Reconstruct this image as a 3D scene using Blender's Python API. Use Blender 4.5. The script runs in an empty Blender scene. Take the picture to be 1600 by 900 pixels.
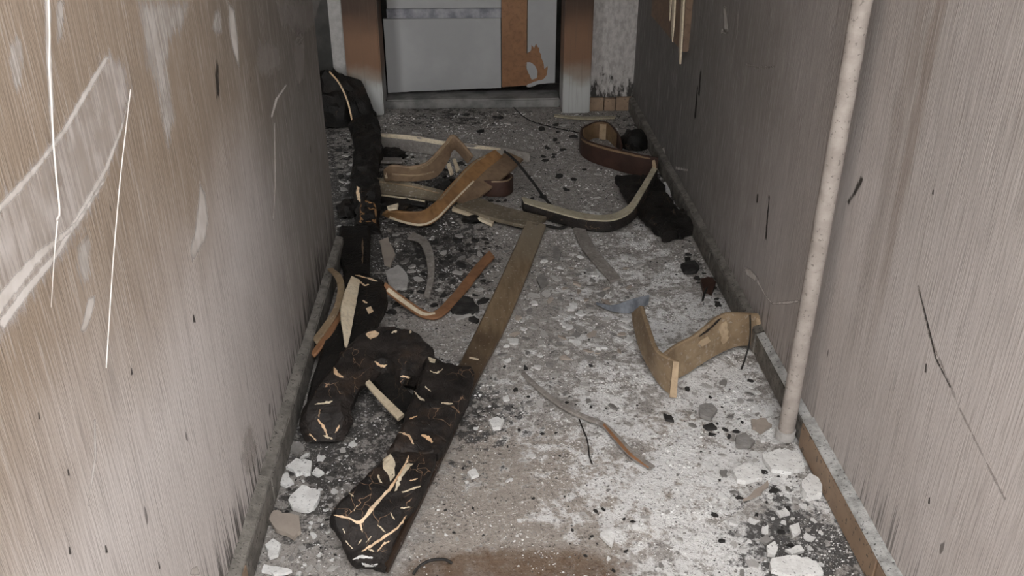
import bpy, bmesh, math, random
from mathutils import Vector, noise, geometry
from mathutils.bvhtree import BVHTree

random.seed(7)
noise.seed_set(7)
C = bpy.context.scene.collection
SC = bpy.context.scene

# ------------------------------------------------------------------ camera, light, exposure
FPX = 1414.0
TH = math.radians(28.0)
PS = math.radians(2.217)
CAM = Vector((0, 0, 1.5))
FW = Vector((math.sin(PS) * math.cos(TH), math.cos(PS) * math.cos(TH), -math.sin(TH)))
RT = Vector((math.cos(PS), -math.sin(PS), 0))
UP = RT.cross(FW)
cd = bpy.data.cameras.new('camera')
cd.sensor_width = 36.0
cd.lens = FPX / 1600.0 * 36.0
cd.clip_start = 0.02
cam = bpy.data.objects.new('camera', cd)
cam.location = CAM
cam.rotation_euler = (math.pi / 2 - TH, 0, -PS)
C.objects.link(cam)
SC.camera = cam

w = bpy.data.worlds.new('overcast_daylight')
SC.world = w
w.use_nodes = True
bg = w.node_tree.nodes['Background']
bg.inputs[0].default_value = (1.0, 0.99, 0.98, 1)
bg.inputs[1].default_value = 5.0
SC.view_settings.view_transform = 'Standard'
SC.view_settings.look = 'None'
SC.view_settings.gamma = 1.0
SC.view_settings.exposure = 0.14
SC.view_settings.use_curve_mapping = False
SC.cycles.max_bounces = 8

# ------------------------------------------------------------------ room dimensions (metres)
XL, XR = -0.538, 0.864          # wall faces
YC = 3.10                       # where the left wall ends at the recess
YF = 4.93                       # face of the end wall
XA = -1.35                      # recess side wall
YB = -1.3                       # open mouth of the passage, behind the viewer
ZC = 2.5

# ------------------------------------------------------------------ geometry helpers
def nvec(p):
    return Vector((noise.noise(p), noise.noise(p + Vector((31.7, 5.3, 11.9))), noise.noise(p + Vector((7.1, 47.3, 23.5)))))

def ray(x, y):
    return FW + RT * ((x - 800) / FPX) - UP * ((y - 450) / FPX)

def P(x, y, z=0.0):
    r = ray(x, y)
    return CAM + r * ((z - CAM.z) / r.z)

def onX(x, y, X0):
    r = ray(x, y)
    return CAM + r * (X0 / r.x)

def onY(x, y, Y0):
    r = ray(x, y)
    return CAM + r * (Y0 / r.y)

def stand(xb, yb, yt, z0=0.0):
    """floor point and the point straight above it that shows at height yt"""
    b = P(xb, yb, z0)
    a = Vector((b.x, b.y, -CAM.z))
    k = (450 - yt) / FPX
    z = (k * FW.dot(a) - UP.dot(a)) / (UP.z - k * FW.z)
    return Vector((b.x, b.y, z)), b

def mesh_obj(name, verts, faces, m, parent=None, smooth=False):
    me = bpy.data.meshes.new(name)
    me.from_pydata([tuple(v) for v in verts], [], faces)
    me.validate()
    bm = bmesh.new(); bm.from_mesh(me)
    bmesh.ops.recalc_face_normals(bm, faces=bm.faces[:])
    bm.to_mesh(me); bm.free()
    if m: me.materials.append(m)
    if smooth:
        me.shade_smooth()
        me.set_sharp_from_angle(angle=math.radians(40))
    o = bpy.data.objects.new(name, me)
    C.objects.link(o)
    if parent: o.parent = parent
    return o

def box(name, x0, x1, y0, y1, z0, z1, m, parent=None, bevel=0.0):
    bm = bmesh.new()
    bmesh.ops.create_cube(bm, size=1.0)
    for v in bm.verts:
        v.co = Vector(((x0 + x1) / 2 + v.co.x * (x1 - x0), (y0 + y1) / 2 + v.co.y * (y1 - y0), (z0 + z1) / 2 + v.co.z * (z1 - z0)))
    if bevel:
        bmesh.ops.bevel(bm, geom=bm.edges[:], offset=bevel, segments=2, affect='EDGES')
    me = bpy.data.meshes.new(name); bm.to_mesh(me); bm.free()
    me.materials.append(m)
    o = bpy.data.objects.new(name, me); C.objects.link(o)
    if parent: o.parent = parent
    return o

def empty(name, loc=(0, 0, 0)):
    o = bpy.data.objects.new(name, None)
    o.empty_display_size = 0.05
    C.objects.link(o)
    return o

def tag(o, label=None, cat=None, group=None, kind=None):
    if label: o['label'] = label
    if cat: o['category'] = cat
    if group: o['group'] = group
    if kind: o['kind'] = kind
    return o

def crom(ps, sub):
    """Catmull-Rom through the points"""
    if len(ps) == 2:
        return [ps[0].lerp(ps[1], i / sub) for i in range(sub + 1)]
    out = []
    q = [2 * ps[0] - ps[1]] + list(ps) + [2 * ps[-1] - ps[-2]]
    for i in range(1, len(q) - 2):
        a, b, c, d = q[i - 1], q[i], q[i + 1], q[i + 2]
        for k in range(sub):
            t = k / sub
            out.append(0.5 * ((2 * b) + (c - a) * t + (2 * a - 5 * b + 4 * c - d) * t * t + (3 * b - a - 3 * c + d) * t ** 3))
    out.append(Vector(ps[-1]))
    return out

BV = []            # (object, bvh) of everything lying about
def bvh_of(o):
    me = o.data
    return BVHTree.FromPolygons([v.co for v in me.vertices], [p.vertices[:] for p in me.polygons])

def resolve(secs):
    A, B = [], []
    for s in secs:
        if s[0] == 's':
            a, b = stand(*s[1:])
        else:
            a, b = P(*s[0]), P(*s[1])
        A.append(a); B.append(b)
    return A, B

def board(name, secs, thick, m, parent=None, sub=6, across=4, amp=0.0, freq=14, rnd=0.25, flip=False, world=False, seed=0.0, solid=True):
    """a warped board: secs are cross sections (edge, edge); thickness grows away from the seen face"""
    A, B = secs if world else resolve(secs)
    A, B = crom(A, sub), crom(B, sub)
    n = len(A)
    verts, faces = [], []
    prevN = None
    ring = 0
    for i in range(n):
        t = (A[min(i + 1, n - 1)] + B[min(i + 1, n - 1)]) - (A[max(i - 1, 0)] + B[max(i - 1, 0)])
        wv = B[i] - A[i]
        N = t.cross(wv)
        if N.length < 1e-9: N = prevN.copy() if prevN else Vector((0, 0, 1))
        N.normalize()
        if prevN is None:
            if (N.dot(CAM - A[i]) < 0) != flip: N = -N
        elif N.dot(prevN) < 0: N = -N
        prevN = N
        W = wv.length
        r = min(rnd * thick, 0.2 * W)
        wn = wv.normalized()
        prof = []                                   # (along width, depth)
        for k in range(across + 1): prof.append((r + (W - 2 * r) * k / across, 0.0))
        prof.append((W, r)); prof.append((W, thick - r))
        for k in range(across + 1): prof.append((W - r - (W - 2 * r) * k / across, thick))
        prof.append((0, thick - r)); prof.append((0, r))
        ring = len(prof)
        for (u, d) in prof:
            p = A[i] + wn * u - N * d
            if amp:
                q = p * freq + Vector((seed, seed * 1.7, 3.1))
                p = p + amp * (nvec(q) + 0.5 * nvec(q * 2.7) + (0.35 * nvec(q * 6.3) if amp > .004 else Vector()))
            if solid and p.z < 0.0015: p.z = 0.0015
            verts.append(p)
    for i in range(n - 1):
        for k in range(ring):
            a = i * ring + k; b = i * ring + (k + 1) % ring
            faces.append((a, b, b + ring, a + ring))
    for base in (0, (n - 1) * ring):
        c = sum((verts[base + k] for k in range(ring)), Vector()) / ring
        verts.append(c); ci = len(verts) - 1
        for k in range(ring): faces.append((base + k, base + (k + 1) % ring, ci))
    o = mesh_obj(name, verts, faces, m, parent, smooth=True)
    BV.append((o, bvh_of(o)))
    return o

def tube(name, pts, r, m, parent=None, sub=8, sides=6, taper=False, wob=0.0):
    pts = crom(pts, sub)
    n = len(pts); verts, faces = [], []
    for i, p in enumerate(pts):
        t = (pts[min(i + 1, n - 1)] - pts[max(i - 1, 0)]).normalized()
        u = t.cross(Vector((0.31, 0.2, 0.93))).normalized(); v = t.cross(u)
        rr = r * (1 - 0.75 * i / n) if taper else r
        if wob: p = p + wob * nvec(p * 30)
        for k in range(sides):
            a = 2 * math.pi * k / sides
            verts.append(p + (u * math.cos(a) + v * math.sin(a)) * rr)
    for i in range(n - 1):
        for k in range(sides):
            a = i * sides + k; b = i * sides + (k + 1) % sides
            faces.append((a, b, b + sides, a + sides))
    faces.append(tuple(range(sides))); faces.append(tuple(range((n - 1) * sides, n * sides)))
    return mesh_obj(name, verts, faces, m, parent, smooth=True)

def slab(name, pts, nrm, t, m, parent=None):
    """flat piece: outline points, thickness t along -nrm"""
    n = len(pts)
    ax = nrm.orthogonal().normalized(); ay = nrm.cross(ax)
    tris = geometry.tessellate_polygon([[Vector((p.dot(ax), p.dot(ay), 0)) for p in pts]])
    verts = list(pts) + [p - nrm * t for p in pts]
    faces = [tuple(f) for f in tris] + [tuple(n + i for i in reversed(f)) for f in tris]
    faces += [(i, (i + 1) % n, n + (i + 1) % n, n + i) for i in range(n)]
    return mesh_obj(name, verts, faces, m, parent)

def fray(px, amount, step=6.0, seed=0):
    """break a pixel outline into short uneven edges"""
    rg = random.Random(seed)
    out = []
    n = len(px)
    for i in range(n):
        a, b = px[i], px[(i + 1) % n]
        L = math.hypot(b[0] - a[0], b[1] - a[1])
        k = max(1, int(L / step))
        for j in range(k):
            t = j / k
            out.append((a[0] + (b[0] - a[0]) * t + rg.uniform(-amount, amount), a[1] + (b[1] - a[1]) * t + rg.uniform(-amount, amount)))
    return out

class Line(list):
    pass

def line_poly(pts, wds):
    L, R = [], []
    n = len(pts)
    for i in range(n):
        a, b = pts[max(i - 1, 0)], pts[min(i + 1, n - 1)]
        dx, dy = b[0] - a[0], b[1] - a[1]
        l = math.hypot(dx, dy) or 1
        wd = wds[i] / 2 if isinstance(wds, (list, tuple)) else wds / 2
        L.append((pts[i][0] - dy / l * wd, pts[i][1] + dx / l * wd))
        R.append((pts[i][0] + dy / l * wd, pts[i][1] - dx / l * wd))
    return Line(L + R[::-1])

def drape(name, target, px, m, t=0.004, lift=0.0018, frayed=1.2, seed=0):
    """a patch of another material lying in the surface of an object"""
    bv = next(b for o, b in BV if o is target)
    if isinstance(px, Line):
        return drape_line(name, target, bv, px, m, t, lift, frayed, seed)
    px = fray(px, frayed, 5.0, seed)
    pts, ns = [], []
    for (x, y) in px:
        h, nn, _, _ = bv.ray_cast(CAM, ray(x, y).normalized())
        if h is None: continue
        if nn.dot(CAM - h) < 0: nn = -nn
        pts.append(h + nn * lift); ns.append(nn)
    if len(pts) < 3: return None
    nrm = sum(ns, Vector()).normalized()
    return slab(name, pts, nrm, t, m, target)

def drape_line(name, target, bv, px, m, t, lift, frayed, seed):
    """a narrow streak of bare wood following a surface"""
    n = len(px) // 2
    rg = random.Random(seed)
    Lp = crom([Vector((a, b, 0)) for a, b in px[:n]], 6); Rp = crom([Vector((a, b, 0)) for a, b in px[n:][::-1]], 6)
    verts, faces = [], []
    last = None
    for i_, (a, b) in enumerate(zip(Lp, Rp)):
        u_ = i_ / max(1, len(Lp) - 1)
        wf_ = .72 * min(1.0, math.sqrt(max(.02, min(u_, 1 - u_)) * 6)) * rg.uniform(.6, 1.15) if frayed > .9 else 1.0
        mid_ = (a + b) / 2
        a, b = mid_ + (a - mid_) * wf_, mid_ + (b - mid_) * wf_
        j = Vector((rg.uniform(-1, 1), rg.uniform(-1, 1), 0)) * frayed * .7
        k = Vector((rg.uniform(-1, 1), rg.uniform(-1, 1), 0)) * frayed * .7
        hs = []
        for q in (a + j, b + k):
            h, nn, _, _ = bv.ray_cast(CAM, ray(q.x, q.y).normalized())
            if h is None: break
            if nn.dot(CAM - h) < 0: nn = -nn
            hs.append((h, nn))
        if len(hs) < 2:
            if faces: break
            last = None; continue
        b0 = len(verts)
        if last is not None and (hs[0][0] - last).length > .16:
            if faces: break
            last = None
        nn = (hs[0][1] + hs[1][1]).normalized()
        verts += [hs[0][0] + nn * lift, hs[1][0] + nn * lift, hs[1][0] - nn * t, hs[0][0] - nn * t]
        if last is not None:
            for e in range(4): faces.append((b0 - 4 + e, b0 - 4 + (e + 1) % 4, b0 + (e + 1) % 4, b0 + e))
        last = hs[0][0]
    if not faces: return None
    return mesh_obj(name, verts, faces, m, target)

# ------------------------------------------------------------------ materials
def nt(m):
    m.use_nodes = True
    t = m.node_tree
    return t, t.nodes['Principled BSDF']

class N:
    """small node builder"""
    def __init__(s, name, rough=0.85, spec=0.3):
        s.m = bpy.data.materials.new(name)
        s.t, s.b = nt(s.m)
        s.b.inputs['Roughness'].default_value = rough
        s.b.inputs['Specular IOR Level'].default_value = spec
        s.pos = s.t.nodes.new('ShaderNodeTexCoord').outputs['Object']
    def new(s, k): return s.t.nodes.new(k)
    def link(s, a, b): s.t.links.new(a, b)
    def val(s, sock, v):
        if isinstance(v, (int, float)): sock.default_value = v
        elif isinstance(v, tuple): sock.default_value = v if len(v) == 4 or len(sock.default_value) == 3 else v + (1,)
        else: s.link(v, sock)
    def math(s, op, a, b=0.0, c=None, clamp=False):
        n = s.new('ShaderNodeMath'); n.operation = op; n.use_clamp = clamp
        s.val(n.inputs[0], a); s.val(n.inputs[1], b)
        if c is not None: s.val(n.inputs[2], c)
        return n.outputs[0]
    def scale(s, vec3, off=(0, 0, 0), rot=(0, 0, 0), src=None):
        n = s.new('ShaderNodeMapping')
        s.link(src or s.pos, n.inputs[0])
        n.inputs['Scale'].default_value = vec3; n.inputs['Location'].default_value = off; n.inputs['Rotation'].default_value = rot
        return n.outputs[0]
    def noise(s, sc, det=3, rough=0.55, vec=None, dist=0.0):
        n = s.new('ShaderNodeTexNoise')
        s.link(vec or s.pos, n.inputs['Vector'])
        n.inputs['Scale'].default_value = sc; n.inputs['Detail'].default_value = det
        n.inputs['Roughness'].default_value = rough; n.inputs['Distortion'].default_value = dist
        return n.outputs[0]
    def voro(s, sc, feat='F1', out='Distance', vec=None, rnd=1.0):
        n = s.new('ShaderNodeTexVoronoi'); n.feature = feat
        s.link(vec or s.pos, n.inputs['Vector'])
        n.inputs['Scale'].default_value = sc; n.inputs['Randomness'].default_value = rnd
        return n.outputs[out]
    def step(s, v, lo, hi):
        n = s.new('ShaderNodeMapRange'); n.interpolation_type = 'SMOOTHSTEP'
        s.val(n.inputs[0], v); n.inputs[1].default_value = lo; n.inputs[2].default_value = hi
        return n.outputs[0]
    def mix(s, f, a, b, op='MIX'):
        n = s.new('ShaderNodeMix'); n.data_type = 'RGBA'; n.blend_type = op
        s.val(n.inputs[0], f); s.val(n.inputs[6], a); s.val(n.inputs[7], b)
        return n.outputs[2]
    def xyz(s):
        n = s.new('ShaderNodeSeparateXYZ'); s.link(s.pos, n.inputs[0])
        return n.outputs
    def color(s, c): s.val(s.b.inputs['Base Color'], c)
    def bump(s, h, strength=0.5, dist=0.01, prev=None):
        n = s.new('ShaderNodeBump'); s.link(h, n.inputs['Height'])
        n.inputs['Strength'].default_value = strength; n.inputs['Distance'].default_value = dist
        if prev: s.link(prev, n.inputs['Normal'])
        s.link(n.outputs[0], s.b.inputs['Normal'])
        return n.outputs[0]
    def alpha(s, a): s.val(s.b.inputs['Alpha'], a)

def wall_mat(name, left=True):
    k = N(name, 0.75, 0.25)
    x, y, z = k.xyz()
    fine = k.noise(1.0, 3, 0.65, k.scale((60, 215, 10.0)))
    mid = k.noise(1.0, 3, 0.6, k.scale((20, 38, 1.6)))
    big = k.noise(1.6, 4, 0.6)
    if left:
        c = k.mix(k.step(k.math('ADD', z, k.math('MULTIPLY', k.math('SUBTRACT', big, 0.5), 0.5)), 0.55, 0.98), (0.64, 0.595, 0.575), (0.335, 0.265, 0.205))
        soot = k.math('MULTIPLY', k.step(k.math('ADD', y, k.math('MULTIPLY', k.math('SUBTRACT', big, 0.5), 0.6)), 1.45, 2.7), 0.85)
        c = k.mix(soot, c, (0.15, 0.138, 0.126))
    else:
        c = k.mix(k.step(big, 0.3, 0.75), (0.57, 0.53, 0.515), (0.49, 0.445, 0.42))
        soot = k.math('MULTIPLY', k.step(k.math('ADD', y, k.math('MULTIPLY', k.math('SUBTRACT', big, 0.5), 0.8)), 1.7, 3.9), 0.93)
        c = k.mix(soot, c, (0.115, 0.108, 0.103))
        hi = k.math('MULTIPLY', k.step(z, 0.45, 1.1), 0.45)
        c = k.mix(hi, c, (0.25, 0.225, 0.205))
        # brown run-off stains down the wall
        yy = k.math('ADD', y, k.math('MULTIPLY', k.math('SUBTRACT', k.noise(5.0, 2), 0.5), 0.05))
        for (y0, wd, zz, col, am) in ((1.70, 0.022, 0.5, (0.22, 0.165, 0.125), 0.45), (1.765, 0.03, 0.45, (0.25, 0.205, 0.17), 0.35)):
            d = k.math('ABSOLUTE', k.math('SUBTRACT', yy, y0))
            f = k.math('MULTIPLY', k.math('SUBTRACT', 1.0, k.step(d, wd * 0.5, wd * 1.5)), k.step(z, zz - 0.2, zz + 0.25))
            c = k.mix(k.math('MULTIPLY', f, am), c, col)
    # combed light and dark grain
    g = k.math('ADD', k.math('MULTIPLY', fine, 0.78), k.math('MULTIPLY', mid, 0.22))
    c = k.mix(k.math('MULTIPLY', k.step(g, 0.50, 0.66), 0.28), c, (0.72, 0.68, 0.66), 'MIX')
    c = k.mix(k.math('MULTIPLY', k.math('SUBTRACT', 1.0, k.step(g, 0.36, 0.5)), 0.26), c, (0.14, 0.12, 0.11))
    # soot licks rising from the skirting
    lick = k.noise(1.0, 3, 0.6, k.scale((1, 130, 2.5)))
    patch = k.noise(2.3, 2)
    h = k.math('ADD', k.math('MULTIPLY', k.math('SUBTRACT', lick, 0.44), 1.3), k.math('MULTIPLY', k.math('SUBTRACT', patch, 0.5), 0.5))
    h = k.math('ADD', h, 0.08 if left else -0.05)
    f = k.step(k.math('SUBTRACT', h, k.math('MULTIPLY', k.math('SUBTRACT', z, 0.05), 1.6)), -0.03, 0.16)
    f = k.math('MULTIPLY', f, k.math('SUBTRACT', 1.0, k.step(z, 0.12, 0.42)))
    c = k.mix(k.math('MULTIPLY', f, 0.85 if left else 0.6), c, (0.025, 0.022, 0.02))
    # specks
    sp = k.noise(1.0, 2, 0.5, k.scale((22, 22, 9)))
    c = k.mix(k.math('MULTIPLY', k.step(sp, 0.735, 0.76), 0.7), c, (0.05, 0.04, 0.035))
    k.color(c)
    k.bump(g, 0.55, 0.004)
    return k.m

def wood_mat(name, a, b, char=0.0, grain=60, rough=0.6, scorch=(0.02, 0.015, 0.012), ash=0.0):
    k = N(name, rough, 0.35)
    n1 = k.noise(9, 3, 0.6)
    n2 = k.noise(grain, 3, 0.6, None, 0.6)
    c = k.mix(k.step(n1, 0.3, 0.7), a, b)
    c = k.mix(k.math('MULTIPLY', k.step(n2, 0.45, 0.7), 0.45), c, (a[0] * 0.45, a[1] * 0.42, a[2] * 0.4))
    if char:
        f = k.step(k.math('ADD', k.noise(5.0, 4, 0.65), char - 0.5), 0.46, 0.62)
        c = k.mix(f, c, scorch)
    if ash:
        c = k.mix(k.math('MULTIPLY', k.step(k.noise(70, 3, 0.7), 0.56, 0.66), ash), c, (0.6, 0.58, 0.56))
    k.color(c)
    k.bump(n2, 0.35, 0.004)
    return k.m

def char_mat(name, tint=(0.012, 0.0105, 0.0098), brown=0.22, crack=0.8):
    k = N(name, 0.62, 0.28)
    n1 = k.noise(10, 4, 0.65)
    fine = k.noise(75, 4, 0.65)
    wv = k.new('ShaderNodeVectorMath'); wv.operation = 'ADD'
    nz = k.new('ShaderNodeTexNoise'); k.link(k.pos, nz.inputs['Vector']); nz.inputs['Scale'].default_value = 18
    sc = k.new('ShaderNodeVectorMath'); sc.operation = 'SCALE'; k.link(nz.outputs['Color'], sc.inputs[0]); sc.inputs['Scale'].default_value = .06
    k.link(k.pos, wv.inputs[0]); k.link(sc.outputs[0], wv.inputs[1])
    cr = k.voro(26, 'DISTANCE_TO_EDGE', vec=k.scale((1, .5, 1), src=wv.outputs[0]))
    c = k.mix(k.step(n1, 0.35, 0.7), tint, (tint[0] * 2.6, tint[1] * 2.4, tint[2] * 2.3))
    c = k.mix(k.math('MULTIPLY', k.step(k.noise(7, 4, .7), 0.52, 0.68), brown), c, (0.10, 0.058, 0.034))
    c = k.mix(k.math('MULTIPLY', k.step(fine, 0.62, 0.72), 0.3), c, (0.17, 0.155, 0.145))
    ck = k.math('MULTIPLY', k.math('SUBTRACT', 1.0, k.step(cr, 0.004, 0.014)), k.step(k.noise(9, 3, .6), 0.54, 0.62))
    c = k.mix(k.math('MULTIPLY', ck, crack), c, (0.42, 0.27, 0.17))
    k.color(c)
    b = k.bump(k.step(cr, 0.0, 0.06), 0.3, 0.005)
    k.bump(fine, 0.6, 0.006, b)
    return k.m

def plain_mat(name, a, b, sc=25, rough=0.85, bstr=0.3, speck=None):
    k = N(name, rough, 0.25)
    n1 = k.noise(sc, 4, 0.6)
    c = k.mix(k.step(n1, 0.32, 0.68), a, b)
    if speck:
        c = k.mix(k.math('MULTIPLY', k.step(k.noise(sc * 5, 2), 0.62, 0.68), 0.8), c, speck)
    k.color(c)
    if bstr: k.bump(k.noise(sc * 4, 3), bstr, 0.004)
    return k.m

def scorch_mat(name):
    """pale paint burnt brown from about 0.25 m upwards"""
    k = N(name, 0.6, 0.3)
    x, y, z = k.xyz()
    n1 = k.noise(6, 4, 0.6)
    zz = k.math('ADD', z, k.math('MULTIPLY', k.math('SUBTRACT', n1, 0.5), 0.14))
    st = k.noise(1.0, 3, 0.6, k.scale((90, 1, 2)))
    c = k.mix(k.step(zz, 0.14, 0.22), (0.44, 0.445, 0.435), (0.29, 0.25, 0.21))
    c = k.mix(k.step(zz, 0.19, 0.30), c, (0.20, 0.11, 0.065))
    c = k.mix(k.step(zz, 0.38, 0.62), c, (0.06, 0.034, 0.022))
    c = k.mix(k.math('MULTIPLY', k.step(st, 0.5, 0.7), 0.35), c, (0.12, 0.085, 0.06))
    k.color(c)
    k.bump(st, 0.2, 0.003)
    return k.m

def scuff_mat(name, col, rot=0.0, amt=0.85, stretch=(1, 90, 4), grit=0.8, hatch=0.0):
    """worn patch that frays out where its 'fade' attribute falls off"""
    k = N(name, 0.85, 0.2)
    st = k.noise(1.0, 4, 0.68, k.scale(stretch, rot=(rot, 0, 0)))
    at = k.new('ShaderNodeAttribute'); at.attribute_name = 'fade'
    k.color(k.mix(k.step(k.noise(30, 3), 0.3, 0.7), col, (col[0] * 0.82, col[1] * 0.8, col[2] * 0.78)))
    v = k.math('ADD', at.outputs['Fac'], k.math('MULTIPLY', k.math('SUBTRACT', st, 0.5), grit * 2))
    a = k.math('MULTIPLY', k.step(v, 0.3, 0.85), amt)
    if hatch:
        s2 = k.math('ADD', k.math('MULTIPLY', k.noise(1.0, 3, .65, k.scale((1, 200, 9))), .6), k.math('MULTIPLY', k.noise(1.0, 3, .6, k.scale((1, 26, 7), rot=(-.65, 0, 0))), .4))
        a = k.math('MULTIPLY', a, k.math('SUBTRACT', 1.0, k.math('MULTIPLY', k.math('SUBTRACT', 1.0, k.step(s2, .44, .58)), hatch)))
    k.alpha(a)
    return k.m

M = {}
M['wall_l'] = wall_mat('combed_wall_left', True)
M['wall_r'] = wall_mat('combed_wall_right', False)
M['wall_f'] = None
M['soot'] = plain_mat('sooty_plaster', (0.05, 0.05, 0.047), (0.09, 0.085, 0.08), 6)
M['ceil'] = plain_mat('ceiling_plaster', (0.25, 0.23, 0.22), (0.35, 0.33, 0.31), 3)
M['scorch'] = scorch_mat('scorched_paint')
M['door_white'] = plain_mat('white_door_skin', (0.36, 0.36, 0.36), (0.315, 0.315, 0.315), 4, 0.45, 0.05)
M['door_rail'] = plain_mat('sooty_aluminium_strip', (0.34, 0.34, 0.36), (0.15, 0.15, 0.175), 14, 0.4, 0.05)
M['door_wood'] = wood_mat('orange_veneer', (0.27, 0.135, 0.062), (0.22, 0.105, 0.048), 0, 50, 0.5)
M['threshold'] = plain_mat('grey_threshold', (0.30, 0.29, 0.28), (0.13, 0.13, 0.125), 7, 0.8, 0.3)
M['tan_tile'] = plain_mat('tan_skirting', (0.34, 0.24, 0.165), (0.26, 0.185, 0.13), 14, 0.6, 0.1, (0.08, 0.07, 0.06))
M['ledge'] = plain_mat('ash_covered_top', (0.50, 0.50, 0.49), (0.28, 0.28, 0.27), 30, 0.95, 0.6, (0.03, 0.03, 0.03))
M['ledge_mid'] = plain_mat('dirty_ash_top', (0.25, 0.235, 0.21), (0.15, 0.14, 0.125), 30, 0.95, 0.6, (0.04, 0.04, 0.035))
M['ledge_dark'] = plain_mat('sooty_skirting', (0.12, 0.112, 0.10), (0.22, 0.205, 0.185), 24, 0.9, 0.5, (0.03, 0.028, 0.025))
M['pipe'] = plain_mat('painted_pipe', (0.40, 0.36, 0.33), (0.30, 0.265, 0.24), 22, 0.6, 0.25, (0.17, 0.15, 0.135))
M['char'] = char_mat('charred_wood')
M['char_black'] = char_mat('black_char', (0.007, 0.0066, 0.0062), 0.08, 0.25)
M['cream'] = wood_mat('bare_cream_wood', (0.72, 0.63, 0.48), (0.60, 0.50, 0.36), 0, 70, 0.7)
M['cream_dull'] = wood_mat('ashy_cream_wood', (0.50, 0.45, 0.33), (0.38, 0.34, 0.25), 0.02, 50, 0.8, ash=.3)
M['peel'] = wood_mat('pale_tan_edge', (0.52, 0.40, 0.27), (0.42, 0.31, 0.2), 0.03, 50, scorch=(.15, .1, .06))
M['peel_dark'] = wood_mat('dull_tan_face', (0.26, 0.175, 0.10), (0.19, 0.12, 0.07), 0.05, 40)
M['peach'] = wood_mat('raw_split_wood', (0.70, 0.46, 0.27), (0.78, 0.62, 0.44), 0, 60, 0.7)
M['orange'] = wood_mat('singed_orange_board', (0.32, 0.175, 0.075), (0.19, 0.105, 0.05), 0.2, 40)
M['brown'] = wood_mat('singed_brown_board', (0.24, 0.165, 0.105), (0.15, 0.10, 0.065), 0.16, 45)
M['olive'] = wood_mat('olive_brown_board', (0.21, 0.175, 0.125), (0.14, 0.115, 0.08), 0.12, 45, ash=0.3)
def long_mat():
    k = N('long_board_veneer', 0.5, 0.35)
    x, y, z = k.xyz()
    n2 = k.noise(1.0, 3, .6, k.scale((60, 9, 60), rot=(0, 0, .35)))
    c = k.mix(k.step(n2, .3, .7), (0.25, 0.185, 0.115), (0.17, 0.115, 0.065))
    yy = k.math('ADD', y, k.math('MULTIPLY', k.math('SUBTRACT', k.noise(6, 4), .5), .7))
    c = k.mix(k.math('MULTIPLY', k.step(yy, 2.75, 3.35), .7), c, (0.27, 0.235, 0.18))
    c = k.mix(k.math('SUBTRACT', 1.0, k.step(yy, 2.1, 2.65)), c, (0.035, 0.022, 0.015))
    c = k.mix(k.math('MULTIPLY', k.step(k.noise(90, 3, .7), .62, .68), .4), c, (0.6, 0.57, 0.54))
    k.color(c); k.bump(n2, .3, .003)
    return k.m
M['long'] = long_mat()
M['tan'] = wood_mat('tan_scorched_board', (0.33, 0.245, 0.155), (0.22, 0.155, 0.095), 0.09, 25, scorch=(.12, .075, .045), ash=.25)
M['red_brown'] = wood_mat('dark_red_brown_board', (0.06, 0.03, 0.022), (0.04, 0.022, 0.017), 0.1, 30, 0.55)
M['grey_strip'] = wood_mat('ashen_strip', (0.22, 0.20, 0.185), (0.30, 0.275, 0.25), 0, 60, 0.9, ash=0.3)
M['strip_brown'] = wood_mat('red_brown_strip', (0.30, 0.15, 0.075), (0.22, 0.115, 0.06), 0.04, 30)
M['casing'] = wood_mat('scorched_casing', (0.17, 0.115, 0.08), (0.22, 0.14, 0.09), 0.02, 40)
M['black'] = plain_mat('burnt_cable', (0.012, 0.011, 0.011), (0.03, 0.028, 0.026), 40, 0.6, 0.2)
M['white_chip'] = plain_mat('white_plaster', (0.78, 0.78, 0.77), (0.64, 0.635, 0.625), 30, 0.95, 0.5, (0.2, 0.2, 0.2))
M['pale_chip'] = plain_mat('pale_grey_plaster', (0.48, 0.465, 0.45), (0.38, 0.365, 0.35), 30, 0.95, 0.5)
M['grey_chip'] = plain_mat('grey_plaster', (0.27, 0.26, 0.25), (0.20, 0.19, 0.18), 30, 0.95, 0.5)
M['tan_chip'] = plain_mat('tan_plaster', (0.38, 0.33, 0.285), (0.32, 0.275, 0.24), 20, 0.9, 0.3)
M['char_chip'] = plain_mat('char_flake', (0.018, 0.017, 0.017), (0.05, 0.048, 0.046), 30, 0.75, 0.5)
M['thread'] = plain_mat('pale_thread', (0.72, 0.68, 0.65), (0.62, 0.58, 0.55), 30, 0.7, 0)
M['glass'] = plain_mat('sooty_blue_grey_sheet', (0.23, 0.25, 0.28), (0.12, 0.13, 0.15), 30, 0.35, 0.2)

def far_wall_mat():
    k = N('mottled_end_wall', 0.85, 0.2)
    x, y, z = k.xyz()
    c = k.mix(k.step(k.noise(1.0, 4, 0.65, k.scale((40, 1, 22))), 0.35, 0.68), (0.50, 0.475, 0.455), (0.34, 0.315, 0.30))
    lk = k.noise(1.0, 4, 0.7, k.scale((30, 1, 13)))
    f = k.step(k.math('SUBTRACT', k.math('MULTIPLY', lk, 0.75), z), 0.20, 0.32)
    c = k.mix(k.math('MULTIPLY', f, 0.93), c, (0.03, 0.028, 0.026))
    k.color(c); k.bump(lk, 0.3, 0.005)
    return k.m
M['wall_f'] = far_wall_mat()

# ------------------------------------------------------------------ floor
def gauss(px, py, p, rx, ry):
    c = P(px, py)
    return math.exp(-(((p[0] - c.x) / rx) ** 2 + ((p[1] - c.y) / ry) ** 2))

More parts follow.
